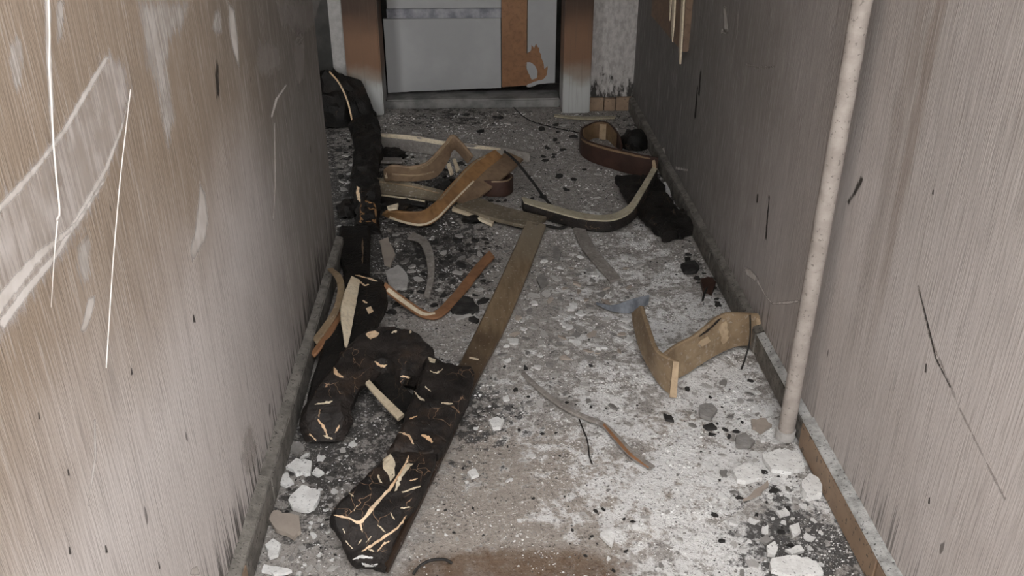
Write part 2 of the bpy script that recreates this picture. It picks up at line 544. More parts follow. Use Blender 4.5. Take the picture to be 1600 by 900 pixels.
# dirt zones: pixel centre, radii (m), strength
WHITE = [(930, 640, .35, .5, .5), (1150, 640, .3, .45, .65), (1190, 790, .25, .25, .6), (1150, 880, .25, .15, .7), (1080, 470, .3, .5, .55), (960, 390, .35, .5, .35), (1000, 780, .22, .25, .35), (690, 520, .25, .3, .35), (780, 640, .2, .2, .2)]
TAN = [(1080, 665, .14, .1, .9), (900, 760, .3, .22, .8), (760, 700, .25, .2, .5), (1130, 750, .12, .1, .4), (860, 850, .3, .1, .6), (740, 820, .12, .2, .5), (1020, 760, .15, .12, .5)]
DARK = [(600, 360, .35, .5, .9), (680, 420, .28, .35, .65), (720, 180, .45, .25, .75), (650, 300, .35, .4, 1.0), (500, 780, .18, .35, .55), (1230, 850, .16, .2, .7), (1060, 300, .22, .6, .7), (1290, 880, .12, .2, .8), (720, 640, .15, .3, .5), (560, 640, .3, .35, .7), (1110, 430, .1, .3, .5), (480, 250, .3, 1.2, .8), (800, 640, .1, .2, .3), (850, 300, .35, .35, .12), (1010, 190, .3, .2, .6)]  # char and soot; the spot under the tangle also paints its deep shadow
RUST = [(815, 896, .22, .075, 2.0), (720, 900, .2, .06, .4)]

def floor_h(x, y):
    h = 0.0035 * noise.noise(Vector((x * 5, y * 5, 0))) + 0.003 * noise.noise(Vector((x * 19, y * 19, 3))) + 0.002 * noise.noise(Vector((x * 47, y * 47, 5)))
    return h - 0.003

def floor_mat():
    k = N('ash_strewn_floor', 0.95, 0.15)
    at = k.new('ShaderNodeAttribute'); at.attribute_name = 'dirt_shade'
    sp = k.new('ShaderNodeSeparateColor'); k.link(at.outputs['Color'], sp.inputs[0])
    W, T, D = sp.outputs
    R = at.outputs['Alpha']
    n1 = k.noise(7, 5, 0.68)
    n2 = k.noise(34, 5, 0.7)
    n3 = k.noise(120, 4, 0.7)
    v1 = k.voro(60, 'F1', 'Color')
    n4 = k.noise(16, 5, 0.72, None, .4)
    c5 = lambda v: k.math('SUBTRACT', v, 0.5)
    # concrete under the ash
    c = k.mix(k.step(n2, 0.35, 0.65), (0.30, 0.28, 0.262), (0.42, 0.395, 0.37))
    tn = k.step(k.math('ADD', k.math('MULTIPLY', T, 0.55), k.math('MULTIPLY', c5(n4), 1.3)), 0.12, 0.38)
    c = k.mix(k.math('MULTIPLY', tn, 0.6), c, (0.38, 0.33, 0.285))
    # white ash drifts
    wv = k.math('ADD', k.math('ADD', k.math('MULTIPLY', c5(n1), 1.3), k.math('MULTIPLY', c5(n4), 1.5)), k.math('MULTIPLY', c5(n2), 1.1))
    wv = k.math('ADD', wv, k.math('MULTIPLY', W, 0.5))
    c = k.mix(k.math('MULTIPLY', k.step(wv, 0.20, 0.50), 0.95), c, (0.76, 0.755, 0.75))
    # dark soot, plus shadow painted in below the tangle
    dv = k.math('ADD', k.math('MULTIPLY', c5(n2), 1.7), k.math('MULTIPLY', c5(n4), 1.3))
    dv = k.math('ADD', dv, k.math('MULTIPLY', D, 0.62))
    c = k.mix(k.math('MULTIPLY', k.step(dv, 0.28, 0.56), 0.92), c, (0.045, 0.043, 0.042))
    # fine pepper and salt
    c = k.mix(k.math('MULTIPLY', k.step(n3, 0.56, 0.645), 0.75), c, (0.10, 0.095, 0.09))
    c = k.mix(k.math('MULTIPLY', k.math('SUBTRACT', 1.0, k.step(n3, 0.33, 0.42)), 0.65), c, (0.70, 0.69, 0.68))
    # rust-brown scorch
    rv = k.math('ADD', R, k.math('MULTIPLY', c5(n4), 1.0))
    c = k.mix(k.math('MULTIPLY', k.step(rv, 0.3, 1.15), 0.8), c, (0.125, 0.07, 0.034))
    k.color(c)
    b = k.bump(n2, 0.6, 0.012)
    k.bump(n3, 0.7, 0.006, b)
    return k.m

def build_floor():
    x0, x1, y0, y1, s = XA, XR, YB, 5.52, 0.0125
    nx, ny = int((x1 - x0) / s), int((y1 - y0) / s)
    verts, faces, cols = [], [], []
    zones = [[(P(a, b), rx, ry, st) for (a, b, rx, ry, st) in Z] for Z in (WHITE, TAN, DARK, RUST)]
    for j in range(ny + 1):
        y = y0 + (y1 - y0) * j / ny
        for i in range(nx + 1):
            x = x0 + (x1 - x0) * i / nx
            if y < 1.2:
                verts.append((x, y, -0.003)); cols.append((.2, .3, .2, 0)); continue
            verts.append((x, y, floor_h(x, y)))
            c = []
            for Z in zones:
                v = 0.0
                for (p, rx, ry, st) in Z:
                    dx, dy = (x - p.x) / rx, (y - p.y) / ry
                    q = dx * dx + dy * dy
                    if q < 7: v += st * math.exp(-q)
                c.append(min(1.0, v))
            cols.append(c)
    for j in range(ny):
        for i in range(nx):
            a = j * (nx + 1) + i
            faces.append((a, a + 1, a + nx + 2, a + nx + 1))
    me = bpy.data.meshes.new('floor')
    me.from_pydata(verts, [], faces)
    at = me.color_attributes.new('dirt_shade', 'FLOAT_COLOR', 'POINT')
    at.data.foreach_set('color', [v for c in cols for v in c])
    me.materials.append(floor_mat())
    me.shade_smooth()
    o = bpy.data.objects.new('floor', me); C.objects.link(o)
    tag(o, 'ash-covered concrete floor of the burnt passage', None, None, 'structure')
    return o
build_floor()

# ------------------------------------------------------------------ walls
def struct(o, label):
    return tag(o, label, None, None, 'structure')

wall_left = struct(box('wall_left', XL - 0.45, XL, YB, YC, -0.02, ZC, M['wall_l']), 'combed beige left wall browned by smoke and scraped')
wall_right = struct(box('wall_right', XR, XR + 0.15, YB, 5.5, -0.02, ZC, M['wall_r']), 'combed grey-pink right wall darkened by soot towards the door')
XJ0, XJ1 = -0.515, 0.455      # door opening
struct(box('wall_recess', XA - 0.1, XA, YC, 5.5, -0.02, ZC, M['soot']), 'soot-black side wall of the recess behind the left wall')
struct(box('wall_far_left', XA, -0.78, YF, 5.5, -0.02, ZC, M['soot']), 'soot-black end wall left of the door frame')
wf = struct(box('wall_far_right', 0.62, XR, YF, 5.5, -0.02, ZC, M['wall_f']), 'pale mottled end wall strip right of the door with soot at its foot')
struct(box('door_gap_backing', XA, XR, 5.5, 5.6, -0.02, ZC, M['soot']), 'added dark wall shutting off the space behind the door to blacken its gap')  # added to close off the space behind the door so its gap stays black
struct(box('wall_lintel', -0.78, 0.62, YF, 5.5, 2.1, ZC, M['soot']), 'wall above the door opening')
struct(box('ceiling', XA, XR, 1.2, 5.5, ZC, ZC + 0.1, M['soot']), 'unseen ceiling over the far part, stopped short to dim that end')  # unseen; near edge and sooty colour chosen to darken the far end

# skirting
def skirting(name, x_face, side, spans, label):
    root = struct(empty(name), label)
    for (ya, yb, h, t, front, top) in spans:
        a, b = (x_face, x_face + t) if side > 0 else (x_face - t, x_face)
        p = box('skirting_board', a, b, ya + 0.002, yb - 0.002, 0.0, h, front, root, 0.004)
        # crust of ash along the top, uneven
        verts, faces = [], []
        n = int((yb - ya) / 0.012)
        for i in range(n + 1):
            y = ya + (yb - ya) * i / n
            e1 = 0.006 * noise.noise(Vector((y * 40, 1, side)))
            e2 = 0.005 * noise.noise(Vector((y * 55, 5, side)))
            zt = h + 0.004 + 0.004 * noise.noise(Vector((y * 60, 9, side)))
            xi = a + 0.001 + max(0, e1) if side < 0 else a
            if side > 0: verts += [(a, y, h + .0005), (a, y, zt + .006), (b - 0.003 + e1 * .3, y, zt + e2 * .4), (b - 0.001, y, h + .0005)]
            else: verts += [(b, y, h + .0005), (b, y, zt + .006), (a + 0.003 + e1 * .3, y, zt + e2 * .4), (a + 0.001, y, h + .0005)]
        for i in range(n):
            for k in range(3):
                q = i * 4 + k
                faces.append((q, q + 1, q + 5, q + 4))
        mesh_obj('ash_crust', verts, faces, top, root, True)
    return root
skirting('baseboard_right', XR, -1, [
    (YB, 1.40, .08, .03, M['tan_tile'], M['ledge']), (1.40, 1.90, .08, .03, M['tan_tile'], M['ledge']), (1.90, 2.35, .072, .024, M['ledge_dark'], M['ledge']),
    (2.35, 2.95, .075, .026, M['ledge_dark'], M['ledge_dark']), (2.95, 3.7, .075, .026, M['ledge_dark'], M['ledge_dark']), (3.7, YF - .03, .07, .026, M['ledge_dark'], M['ledge_dark'])],
    'tan skirting along the right wall with ash on its ledge')
skirting('baseboard_left', XL, 1, [
    (YB, 1.45, .08, .028, M['tan_tile'], M['ledge_mid']), (1.45, 1.72, .08, .027, M['ledge_dark'], M['ledge_mid']), (1.72, 2.3, .08, .028, M['ledge_dark'], M['ledge_dark']), (2.3, YC, .075, .026, M['ledge_dark'], M['ledge_dark'])],
    'sooty skirting along the left wall')
br = struct(empty('baseboard_far'), 'row of brown skirting blocks under the end wall by the right corner')
for i, (xa, xb, h) in enumerate(((0.622, 0.70, .075), (0.704, 0.765, .07), (0.769, 0.862, .075))):
    box('block', xa, xb, YF - .028, YF, 0, h, M['tan_tile'], br, .003)

# door frame
struct(box('trim_1', -0.70, XJ0, 4.86, 5.08, 0.001, 2.1, M['scorch'], None, .006), 'left door post, scorched brown above and pale below')
struct(box('trim_2', XJ1 + 0.012, 0.618, 4.86, 5.08, 0.001, 2.1, M['scorch'], None, .006), 'right door post, scorched brown above and pale below')
struct(box('trim_3', -0.775, -0.705, 4.90, 5.08, 0.001, 2.1, M['pale_chip'], None, .004), 'narrow pale moulding left of the left door post')
struct(box('trim_4', XJ0 + .001, XJ1 + .011, 4.98, 5.16, 0.0, 0.052, M['threshold'], None, .008), 'grey sooty threshold under the door')
door = struct(empty('door_1'), 'white door with an orange wood stile, burnt away along its bottom edge')
YD = 5.085
def door_piece(name, xa, xb, za, zb, ztop, m, proud=0.0, jag=0.004, n=24, t=0.04):
    """upright leaf whose lower edge runs unevenly from za to zb"""
    pts = []
    for i in range(n + 1):
        u = i / n
        z = za + (zb - za) * u + jag * (noise.noise(Vector((u * 9 + xa * 7, 2, 1))) + 0.6 * noise.noise(Vector((u * 31, 4, 1))))
        pts.append(Vector((xa + (xb - xa) * u, YD - proud, z)))
    pts += [Vector((xb, YD - proud, ztop)), Vector((xa, YD - proud, ztop))]
    return slab(name, pts, Vector((0, -1, 0)), t, m, door)
def dx(x, y=90): return onY(x, y, YD).x
def dz(x, y): return onY(x, y, YD).z
zs1, zs2 = dz(700, 29), dz(700, 13)
door_piece('lower_panel', dx(606, 140), dx(783, 140), dz(610, 145), dz(783, 137), zs1, M['door_white'])
box('metal_strip', dx(604, 20), dx(783, 20), YD - .002, YD + .036, zs1 + .002, zs2 - .002, M['door_rail'], door, .001)
box('upper_panel', dx(604, 5), dx(783, 5), YD, YD + .04, zs2, 2.04, M['door_white'], door, .002)
door_piece('wood_stile', dx(784), dx(823), dz(784, 136), dz(823, 133), 2.04, M['door_wood'], .004)
sp = door_piece('side_panel', dx(824), dx(868), dz(824, 133), dz(868, 129), 2.04, M['door_white'])
def door_patch(name, px, m, y=YD - .0015, seed=1):
    return slab(name, [onY(a, b, y) for a, b in fray(px, .8, 4, seed)], Vector((0, -1, 0)), .003, m, sp)
door_patch('bared_wood', [(822, 84), (829, 80), (831, 71), (834, 75), (838, 68), (842, 76), (846, 90), (849, 96), (851, 108), (856, 104), (853, 120), (845, 126), (822, 134)], M['door_wood'])
door_patch('paint_flap', [(819, 99), (828, 97), (836, 103), (840, 112), (838, 122), (831, 125), (826, 114)], M['door_white'], YD - .004, 2)
door_patch('paint_flap', [(834, 128), (850, 124), (849, 129), (838, 133), (824, 137), (822, 134)], M['door_white'], YD - .006, 3)

# marks and scrapes on the walls
M['sc_big'] = scuff_mat('scraped_plaster', (0.68, 0.63, 0.605), rot=0.45, amt=0.78, stretch=(1, 110, 6), grit=.9, hatch=.5)
M['sc_edge'] = scuff_mat('bare_scratch', (0.80, 0.76, 0.73), amt=0.9, stretch=(1, 60, 14), grit=.5)
M['sc_pale'] = scuff_mat('pale_scuff', (0.68, 0.645, 0.62), amt=0.8, stretch=(1, 190, 9), grit=1.1, hatch=.45)
M['sc_solid'] = scuff_mat('bare_plaster_patch', (0.74, 0.70, 0.67), amt=0.9, stretch=(1, 60, 20), grit=.3)
M['sc_dim'] = scuff_mat('faint_scuff', (0.5, 0.46, 0.44), amt=0.4, stretch=(1, 60, 40), grit=1.2)
M['sc_dark'] = scuff_mat('soot_smudge', (0.05, 0.045, 0.04), amt=0.75, stretch=(1, 90, 25), grit=.7)
def mark(wall, px, m, name='scuff_mark', fr=1.5, lift=0.0009, seed=None):
    """thin worn patch in the wall face; its rim fades"""
    left = wall is wall_left
    lift *= .25
    X0 = XL + lift if left else XR - lift
    poly = [onX(a, b, X0) for a, b in px]
    poly = [(p.y, p.z) for p in poly]
    area = abs(sum(poly[i][0] * poly[i - 1][1] - poly[i - 1][0] * poly[i][1] for i in range(len(poly)))) / 2
    per = sum(math.dist(poly[i], poly[i - 1]) for i in range(len(poly)))
    wd = 2 * area / per                                   # mean half width
    rim = min(.02, max(.001, wd * .5))
    st = min(.006, max(.0012, wd * .45))
    y0, y1 = min(p[0] for p in poly) - rim, max(p[0] for p in poly) + rim
    z0, z1 = min(p[1] for p in poly) - rim, max(p[1] for p in poly) + rim
    nx, nz = int((y1 - y0) / st) + 1, int((z1 - z0) / st) + 1
    def sd(y, z):
        best = 1e9; ins = False
        for i in range(len(poly)):
            (ay, az), (by, bz) = poly[i - 1], poly[i]
            ey, ez = by - ay, bz - az
            L2 = ey * ey + ez * ez or 1e-12
            t = max(0, min(1, ((y - ay) * ey + (z - az) * ez) / L2))
            best = min(best, (y - ay - t * ey) ** 2 + (z - az - t * ez) ** 2)
            if (az > z) != (bz > z) and y < ay + (z - az) * ey / (bz - az): ins = not ins
        return math.sqrt(best) * (1 if ins else -1)
    idx, verts, fade, faces = {}, [], [], []
    for i in range(nx + 1):
        for k in range(nz + 1):
            y, z = y0 + i * st, z0 + k * st
            dd = sd(y, z)
            if dd < -rim - st: continue
            idx[i, k] = len(verts); verts.append((X0, y, z)); fade.append(max(0., min(1., .5 + .5 * dd / rim)))
    for (i, k), a in idx.items():
        q = [idx.get(c) for c in ((i + 1, k), (i + 1, k + 1), (i, k + 1))]
        if None not in q: faces.append((a, *q) if not left else (a, *q))
    me = bpy.data.meshes.new(name)
    me.from_pydata(verts, [], faces)
    at = me.attributes.new('fade', 'FLOAT', 'POINT'); at.data.foreach_set('value', fade)
    me.materials.append(m)
    o = bpy.data.objects.new(name, me); C.objects.link(o); o.parent = wall
    return o
L, R = wall_left, wall_right
mark(L, [(196, 100), (172, 86), (155, 100), (128, 152), (80, 228), (32, 285), (-20, 340), (-30, 600), (10, 520), (45, 470), (90, 415), (140, 335), (182, 235), (206, 150)], M['sc_big'], 'scraped_patch', 2)
mark(L, line_poly([(168, 88), (140, 135), (100, 205), (60, 258), (20, 305), (-20, 345)], [6, 9, 8, 9, 12, 10]), M['sc_edge'], 'scratch', 1.5, .0013)
mark(L, line_poly([(203, 148), (190, 200), (165, 265), (130, 325), (90, 395), (45, 450), (0, 510)], [3, 4, 7, 6, 8, 12, 14]), M['sc_edge'], 'scratch', 1, .0013)
mark(L, line_poly([(170, 270), (120, 350), (60, 400), (10, 460), (-10, 490)], [3, 6, 14, 20, 20]), M['sc_edge'], 'scratch', 1.5, .0016)
mark(L, line_poly([(74, -10), (76, 80), (81, 200), (92, 322)], [8, 9, 7, 4]), M['sc_edge'], 'scratch', .6)
mark(L, [(215, 0), (296, 0), (286, 45), (264, 62), (262, 110), (275, 185), (263, 230), (254, 195), (244, 130), (229, 105), (224, 50)], M['sc_pale'], fr=3)
mark(L, [(357, 3), (366, 15), (372, 60), (374, 108), (364, 80), (358, 45)], M['sc_solid'], fr=1)
mark(L, [(336, 20), (345, 15), (347, 50), (338, 55), (331, 45)], M['sc_pale'])
mark(L, [(338, 92), (342, 100), (343, 154), (338, 155), (336, 120)], M['sc_dark'], 'soot_mark')
mark(L, [(312, 283), (320, 300), (327, 345), (320, 378), (301, 410), (297, 392), (305, 355), (309, 320)], M['sc_solid'], fr=1)
mark(L, [(134, 345), (142, 385), (141, 425), (133, 450), (122, 430), (118, 395), (128, 370)], M['sc_pale'], fr=3)
mark(L, [(150, 461), (148, 478), (134, 520), (125, 519), (138, 465)], M['sc_solid'], fr=.8)
mark(L, [(22, 55), (34, 62), (36, 110), (28, 150), (20, 130), (12, 90)], M['sc_pale'], fr=3)
mark(L, [(88, 0), (100, 0), (98, 60), (90, 66)], M['sc_pale'])
mark(L, line_poly([(448, 132), (432, 155), (424, 184)], [2, 4, 3]), M['sc_edge'], 'scratch', .6)
mark(L, line_poly([(429, 190), (430, 290), (427, 345)], 2), M['sc_edge'], 'scratch', .3)
mark(L, [(405, 62), (435, 68), (440, 105), (415, 120), (400, 105)], M['sc_dim'], fr=3)
mark(L, [(462, 40), (476, 52), (476, 125), (466, 140), (458, 90)], M['sc_dim'], fr=2)
mark(L, [(430, 0), (500, 0), (490, 40), (470, 60), (440, 40)], M['sc_dim'], fr=3)
mark(L, line_poly([(148, 655), (149, 715), (138, 790)], [3, 4, 2]), M['sc_edge'], 'scratch', .5)
mark(L, [(383, 670), (392, 665), (402, 700), (400, 730), (385, 745), (378, 720)], M['sc_dim'], fr=2)
mark(L, [(300, 888), (308, 884), (314, 899), (296, 899)], M['sc_solid'])
for (a, b) in ((108, 860), (106, 738), (165, 858), (205, 580), (60, 650), (248, 884), (302, 498)):
    mark(L, line_poly([(a, b - 6), (a + 2, b + 6)], [2, 4]), M['sc_dark'], 'soot_mark', .5)
mark(R, line_poly([(1132, 10), (1135, 48), (1137, 52)], [4, 8, 3]), M['sc_solid'])
mark(R, [(1128, 44), (1138, 46), (1134, 54), (1126, 52)], M['sc_edge'])
mark(R, line_poly([(1153, 20), (1151, 60)], 3), M['sc_pale'])
mark(R, line_poly([(1165, 100), (1185, 106), (1210, 104)], 3), M['sc_dim'])
mark(R, [(1162, 418), (1172, 420), (1186, 436), (1180, 440), (1166, 430)], M['sc_solid'])
mark(R, line_poly([(1182, 436), (1196, 462), (1206, 474), (1230, 473), (1252, 470)], [3, 2, 3, 5, 3]), M['sc_edge'], 'scratch', .6)
mark(R, [(1345, 275), (1350, 280), (1338, 302), (1326, 320), (1322, 316), (1334, 298)], M['sc_dark'], 'soot_mark', 1)
mark(R, line_poly([(1434, 445), (1452, 525), (1480, 590), (1500, 640), (1530, 700), (1570, 780)], 3), M['sc_dim'], 'crack', .4)
mark(R, line_poly([(1436, 452), (1453, 520), (1462, 560), (1485, 605)], [2, 3, 3, 2]), M['sc_dark'], 'crack', .4, .0013)
mark(R, line_poly([(1056, 262), (1075, 266)], 5), M['sc_pale'])
mark(R, [(1034, 232), (1038, 228), (1040, 246), (1036, 248)], M['sc_solid'])
for (a, b, h) in ((1447, 575, 14), (1452, 782, 10), (1184, 310, 14), (1202, 340, 70), (1095, 130, 40), (1090, 160, 50), (1458, 300, 8)):
    mark(R, line_poly([(a, b - h / 2), (a - h * .08, b + h / 2)], [2, 3]), M['sc_dark'], 'soot_mark', .7)

# burnt window casing low on the right wall
win = struct(empty('window_1'), 'scorched brown casing on the right wall with cream slats hanging loose')
c0, c1 = onX(1076, 82, XR), onX(1028, 26, XR)
yw0, yw1, zw = c0.y, c1.y, (c0.z + c1.z) / 2
box('casing_board', XR - .03, XR, yw0, yw1 + .02, zw, 1.5, M['casing'], win, .004)
for (ya, yb, zb) in ((yw0 - .005, yw0 + .035, zw - .02), (yw0 + .17, yw0 + .215, zw + .03), (yw0 + .26, yw0 + .29, zw + .10)):
    board('slat', ([Vector((XR - .034, yb, 1.4)), Vector((XR - .045, yb, 1.0)), Vector((XR - .036, yb, zb + .06)), Vector((XR - .034, yb - .008, zb))],
                   [Vector((XR - .034, ya, 1.4)), Vector((XR - .045, ya, 1.0)), Vector((XR - .036, ya, zb + .05)), Vector((XR - .034, ya + .006, zb - .03))]), .008, M['cream'], win, world=True)

# ------------------------------------------------------------------ pipe
pr = 0.0215
pb = P(1232, 694); px_, py_ = 0.809, 1.93
pipe = tag(empty('pipe'), 'pale painted vertical pipe standing against the right wall', 'pipe')
tube('pipe_tube', [Vector((px_, py_, 0.012)), Vector((px_ + .001, py_, .7)), Vector((px_ + .003, py_ + .004, 1.4)), Vector((px_, py_, ZC))], pr, M['pipe'], pipe, 14, 20, wob=.0012)
tube('base_collar', [Vector((px_, py_, 0.004)), Vector((px_, py_, .03))], pr * 1.2, M['pale_chip'], pipe, 3, 16, wob=.002)
for zc in (1.55,):
    tube('joint', [Vector((px_ + .002, py_ + .002, zc)), Vector((px_ + .002, py_ + .002, zc + .03))], pr * 1.12, M['pipe'], pipe, 2, 20)
    box('bracket', px_ + .01, XR, py_ - .008, py_ + .012, zc, zc + .02, M['pipe'], pipe, .002)

# ------------------------------------------------------------------ hanging threads
tag(tube('loose_thread', [onX(75, -20, XL + .012), onX(77, 80, XL + .012), onX(82, 200, XL + .01), onX(93, 322, XL + .016), onX(90, 345, XL + .018)], .0012, M['thread'], sub=10, taper=False, wob=.0015), 'white thread hanging down across the big scraped patch on the left wall', 'thread', 'loose threads on the left wall')
tag(tube('loose_thread', [onX(90, 345, XL + .02), onX(85, 400, XL + .016), onX(80, 480, XL + .008)], .001, M['thread'], sub=10, taper=True), 'thin lower tail of the white thread below the big scrape', 'thread', 'loose threads on the left wall')
tag(tube('loose_thread', [onX(204, 140, XL + .004), onX(197, 200, XL + .012), onX(187, 290, XL + .014), onX(176, 420, XL + .014), onX(166, 575, XL + .012)], .0009, M['thread'], sub=10), 'thin pale thread hanging from the tip of the big scrape', 'thread', 'loose threads on the left wall')

# ------------------------------------------------------------------ charred beams and boards
# long straight board with the charred beam lying on its near half
lb = board('long_board', [((822, 345, .03), (853, 350, .03)), ((786, 424, .03), (822, 430, .03)), ((749, 503, .03), (788, 510, .03)), ((712, 577, .03), (747, 588, .03)), ((655, 690, .03), (694, 705, .03)), ((575, 862, .03), (607, 885, .03))], .024, M['long'], amp=.0012, sub=10)
tag(lb, 'long straight brown board running diagonally, its near half under the charred beam', 'board')
d = drape('edge_line', lb, line_poly([(824, 346), (790, 420), (753, 500), (722, 560)], [4, 4, 4, 3]), M['olive'], frayed=.5)
drape('split', lb, line_poly([(733, 559), (748, 562)], 2), M['cream'], frayed=.5)

cb = empty('charred_beam')
tag(cb, 'big charred black beam with cream splits lying on the long board', 'beam')
u1 = board('beam_block', [((664, 553, .088), (742, 577, .08)), ((650, 600, .10), (733, 612, .09)), ((633, 645, .105), (712, 655, .09)), ((612, 690, .10), (690, 700, .085)), ((607, 716, .085), (678, 716, .07))], .055, M['char'], cb, amp=.007, freq=18, rnd=.25, solid=True, across=14, sub=14)
u2 = board('beam_block', [((606, 706, .09), (683, 704, .08)), ((570, 742, .10), (668, 742, .088)), ((517, 800, .10), (640, 795, .08)), ((532, 848, .05), (608, 862, .045)), ((552, 880, .034), (598, 886, .034))], .06, M['char'], cb, amp=.006, freq=16, rnd=.2, across=16, sub=14)
for k, (px, m) in enumerate((
    ([(600, 712), (610, 710), (617, 722), (616, 742), (610, 752), (605, 740), (597, 730)], 'cream'),
    (line_poly([(522, 805), (545, 810), (563, 816), (585, 790), (612, 760), (634, 725), (638, 712)], [3, 5, 9, 7, 6, 5, 2]), 'peach'),
    (line_poly([(618, 768), (626, 745), (638, 728), (645, 726)], [7, 8, 9, 3]), 'cream'),
    (line_poly([(563, 816), (566, 832)], [5, 2]), 'peach'),
    (line_poly([(566, 862), (590, 846), (620, 825), (634, 806)], [3, 6, 6, 2]), 'peach'),
    (line_poly([(590, 742), (596, 755)], 3), 'cream'),
    (line_poly([(628, 770), (656, 760)], 2), 'cream'), (line_poly([(590, 820), (603, 832)], 2), 'cream'), (line_poly([(552, 800), (558, 790)], 2), 'cream'),
    (line_poly([(580, 838), (572, 848)], 2), 'cream'), (line_poly([(626, 794), (640, 793)], 3), 'cream'),
    (line_poly([(552, 874), (566, 870), (582, 872)], [4, 8, 4]), 'white_chip'), (line_poly([(566, 880), (578, 884), (590, 882)], [3, 6, 3]), 'white_chip'), (line_poly([(540, 845), (552, 858)], 2), 'cream'), (line_poly([(575, 858), (584, 862)], 3), 'cream'), (line_poly([(560, 850), (566, 842)], 2), 'cream'), (line_poly([(590, 862), (600, 850), (610, 845)], [2, 4, 2]), 'peach'), (line_poly([(610, 800), (616, 812)], 2), 'cream'), (line_poly([(640, 752), (652, 748)], 2), 'peach'), (line_poly([(545, 770), (552, 776)], 2), 'cream'), (line_poly([(535, 826), (540, 834)], 2), 'cream'))):
    drape('exposed_wood', u2, px, M[m], seed=k)
for k, (px, m) in enumerate((
    ([(667, 552), (678, 546), (684, 556), (680, 567), (670, 566)], 'cream'),
    (line_poly([(648, 612), (655, 622), (663, 626)], [2, 5, 3]), 'cream'), (line_poly([(624, 676), (638, 681), (646, 694)], [2, 4, 4]), 'peach'),
    (line_poly([(658, 680), (668, 684), (676, 692)], [5, 7, 3]), 'peach'), (line_poly([(690, 630), (708, 631)], 3), 'cream'), (line_poly([(672, 580), (682, 583), (692, 577)], 2), 'cream'),
    (line_poly([(664, 604), (674, 612)], 2), 'cream'), (line_poly([(640, 655), (652, 650)], 2), 'peach'))):
    drape('exposed_wood', u1, px, M[m], seed=k + 40)

# bent charred beam, arch shaped
ab = empty('bent_charred_beam')
tag(ab, 'arched charred black beam with a cracked near end by the left wall', 'beam')
a1 = board('beam_block', [((478, 692, .012), (536, 690, .012)), ((466, 668, .05), (550, 660, .05)), ((472, 630, .085), (547, 630, .08)), ((500, 583, .105), (558, 603, .09)), ((540, 533, .115), (588, 574, .095)), ((582, 506, .12), (608, 568, .095)), ((640, 507, .12), (622, 583, .09)), ((680, 536, .10), (636, 594, .07)), ((687, 572, .06), (650, 602, .04))], .07, M['char'], ab, amp=.007, freq=16, rnd=.35, sub=14, across=14)
for k, (px, m) in enumerate((
    ([(572, 522), (580, 514), (592, 520), (586, 528), (578, 530)], 'peach'), (line_poly([(522, 574), (526, 584), (536, 590)], [5, 8, 3]), 'peach'),
    (line_poly([(492, 632), (508, 630), (520, 627)], [2, 4, 2]), 'cream'), (line_poly([(496, 655), (506, 668), (512, 682)], [3, 6, 4]), 'peach'),
    (line_poly([(506, 680), (520, 686)], [6, 4]), 'cream'), (line_poly([(530, 665), (524, 676)], [5, 3]), 'peach'), (line_poly([(484, 678), (496, 690)], [3, 5]), 'peach'),
    (line_poly([(585, 565), (596, 572), (606, 570)], [3, 6, 3]), 'peach'), (line_poly([(612, 520), (620, 517)], 4), 'cream'), (line_poly([(640, 520), (644, 516)], 4), 'cream'), (line_poly([(500, 640), (498, 652)], 3), 'brown'), (line_poly([(626, 588), (640, 590)], [4, 3]), 'peach'))):
    drape('exposed_wood', a1, px, M[m], seed=k + 80)

# charred plank by the left wall and its peeled mouldings
cp = board('charred_plank', [((536, 424, .07), (602, 438, .085)), ((526, 468, .075), (600, 472, .09)), ((502, 530, .07), (566, 535, .08)), ((484, 590, .05), (530, 600, .06)), ((474, 632, .04), (508, 640, .05))], .055, M['char_black'], amp=.005, rnd=.3, across=6)
tag(cp, 'charred black plank lying along the left skirting beneath the arched beam', 'plank')
for k, px in enumerate(((line_poly([(562, 440), (570, 446), (576, 444)], 3)), line_poly([(566, 470), (574, 474)], 4), ([(572, 482), (580, 478), (583, 486), (576, 490)]), line_poly([(556, 430), (590, 440)], 3))):
    drape('exposed_wood', cp, px, M['peach'], seed=k + 120)
ps = board('peeled_moulding', [((549, 431, .13), (563, 438, .115)), ((537, 462, .14), (559, 462, .115)), ((533, 490, .13), (555, 485, .11)), ((537, 520, .11), (549, 518, .10)), ((539, 541, .09), (543, 542, .088))], .006, M['cream'], amp=.0012)
tag(ps, 'cream peeled moulding strip standing up from the charred plank at left', 'moulding')
ts = board('curved_strip', [((511, 420, .10), (520, 418, .105)), ((523, 433, .11), (534, 430, .115)), ((527, 455, .11), (538, 455, .115)), ((518, 485, .10), (528, 488, .10)), ((500, 512, .08), (508, 518, .08)), ((488, 528, .07), (494, 536, .07))], .008, M['tan'], amp=.001)
tag(ts, 'thin tan strip curving against the left wall beside the peeled cream moulding', 'moulding')
ts2 = board('curved_strip', [((528, 484, .09), (536, 488, .09)), ((514, 512, .08), (520, 518, .08)), ((494, 538, .06), (499, 545, .06)), ((484, 552, .05), (490, 556, .05))], .01, M['strip_brown'], amp=.001)
tag(ts2, 'short reddish strip at the left wall below the thin tan strip', 'moulding')
ub = board('charred_board', [((578, 590, .05), (606, 572, .06)), ((604, 622, .045), (632, 600, .05)), ((630, 652, .035), (656, 628, .04))], .03, M['char_black'], amp=.003)
tag(ub, 'short charred board between the arched beam and the big charred beam', 'board')
us = board('split_lath', [((564, 588, .07), (571, 585, .07)), ((588, 618, .062), (596, 612, .062)), ((622, 654, .05), (632, 646, .05))], .012, M['cream'], amp=.0008)
tag(us, 'cream split lath crossing the gap under the arched beam', 'lath')

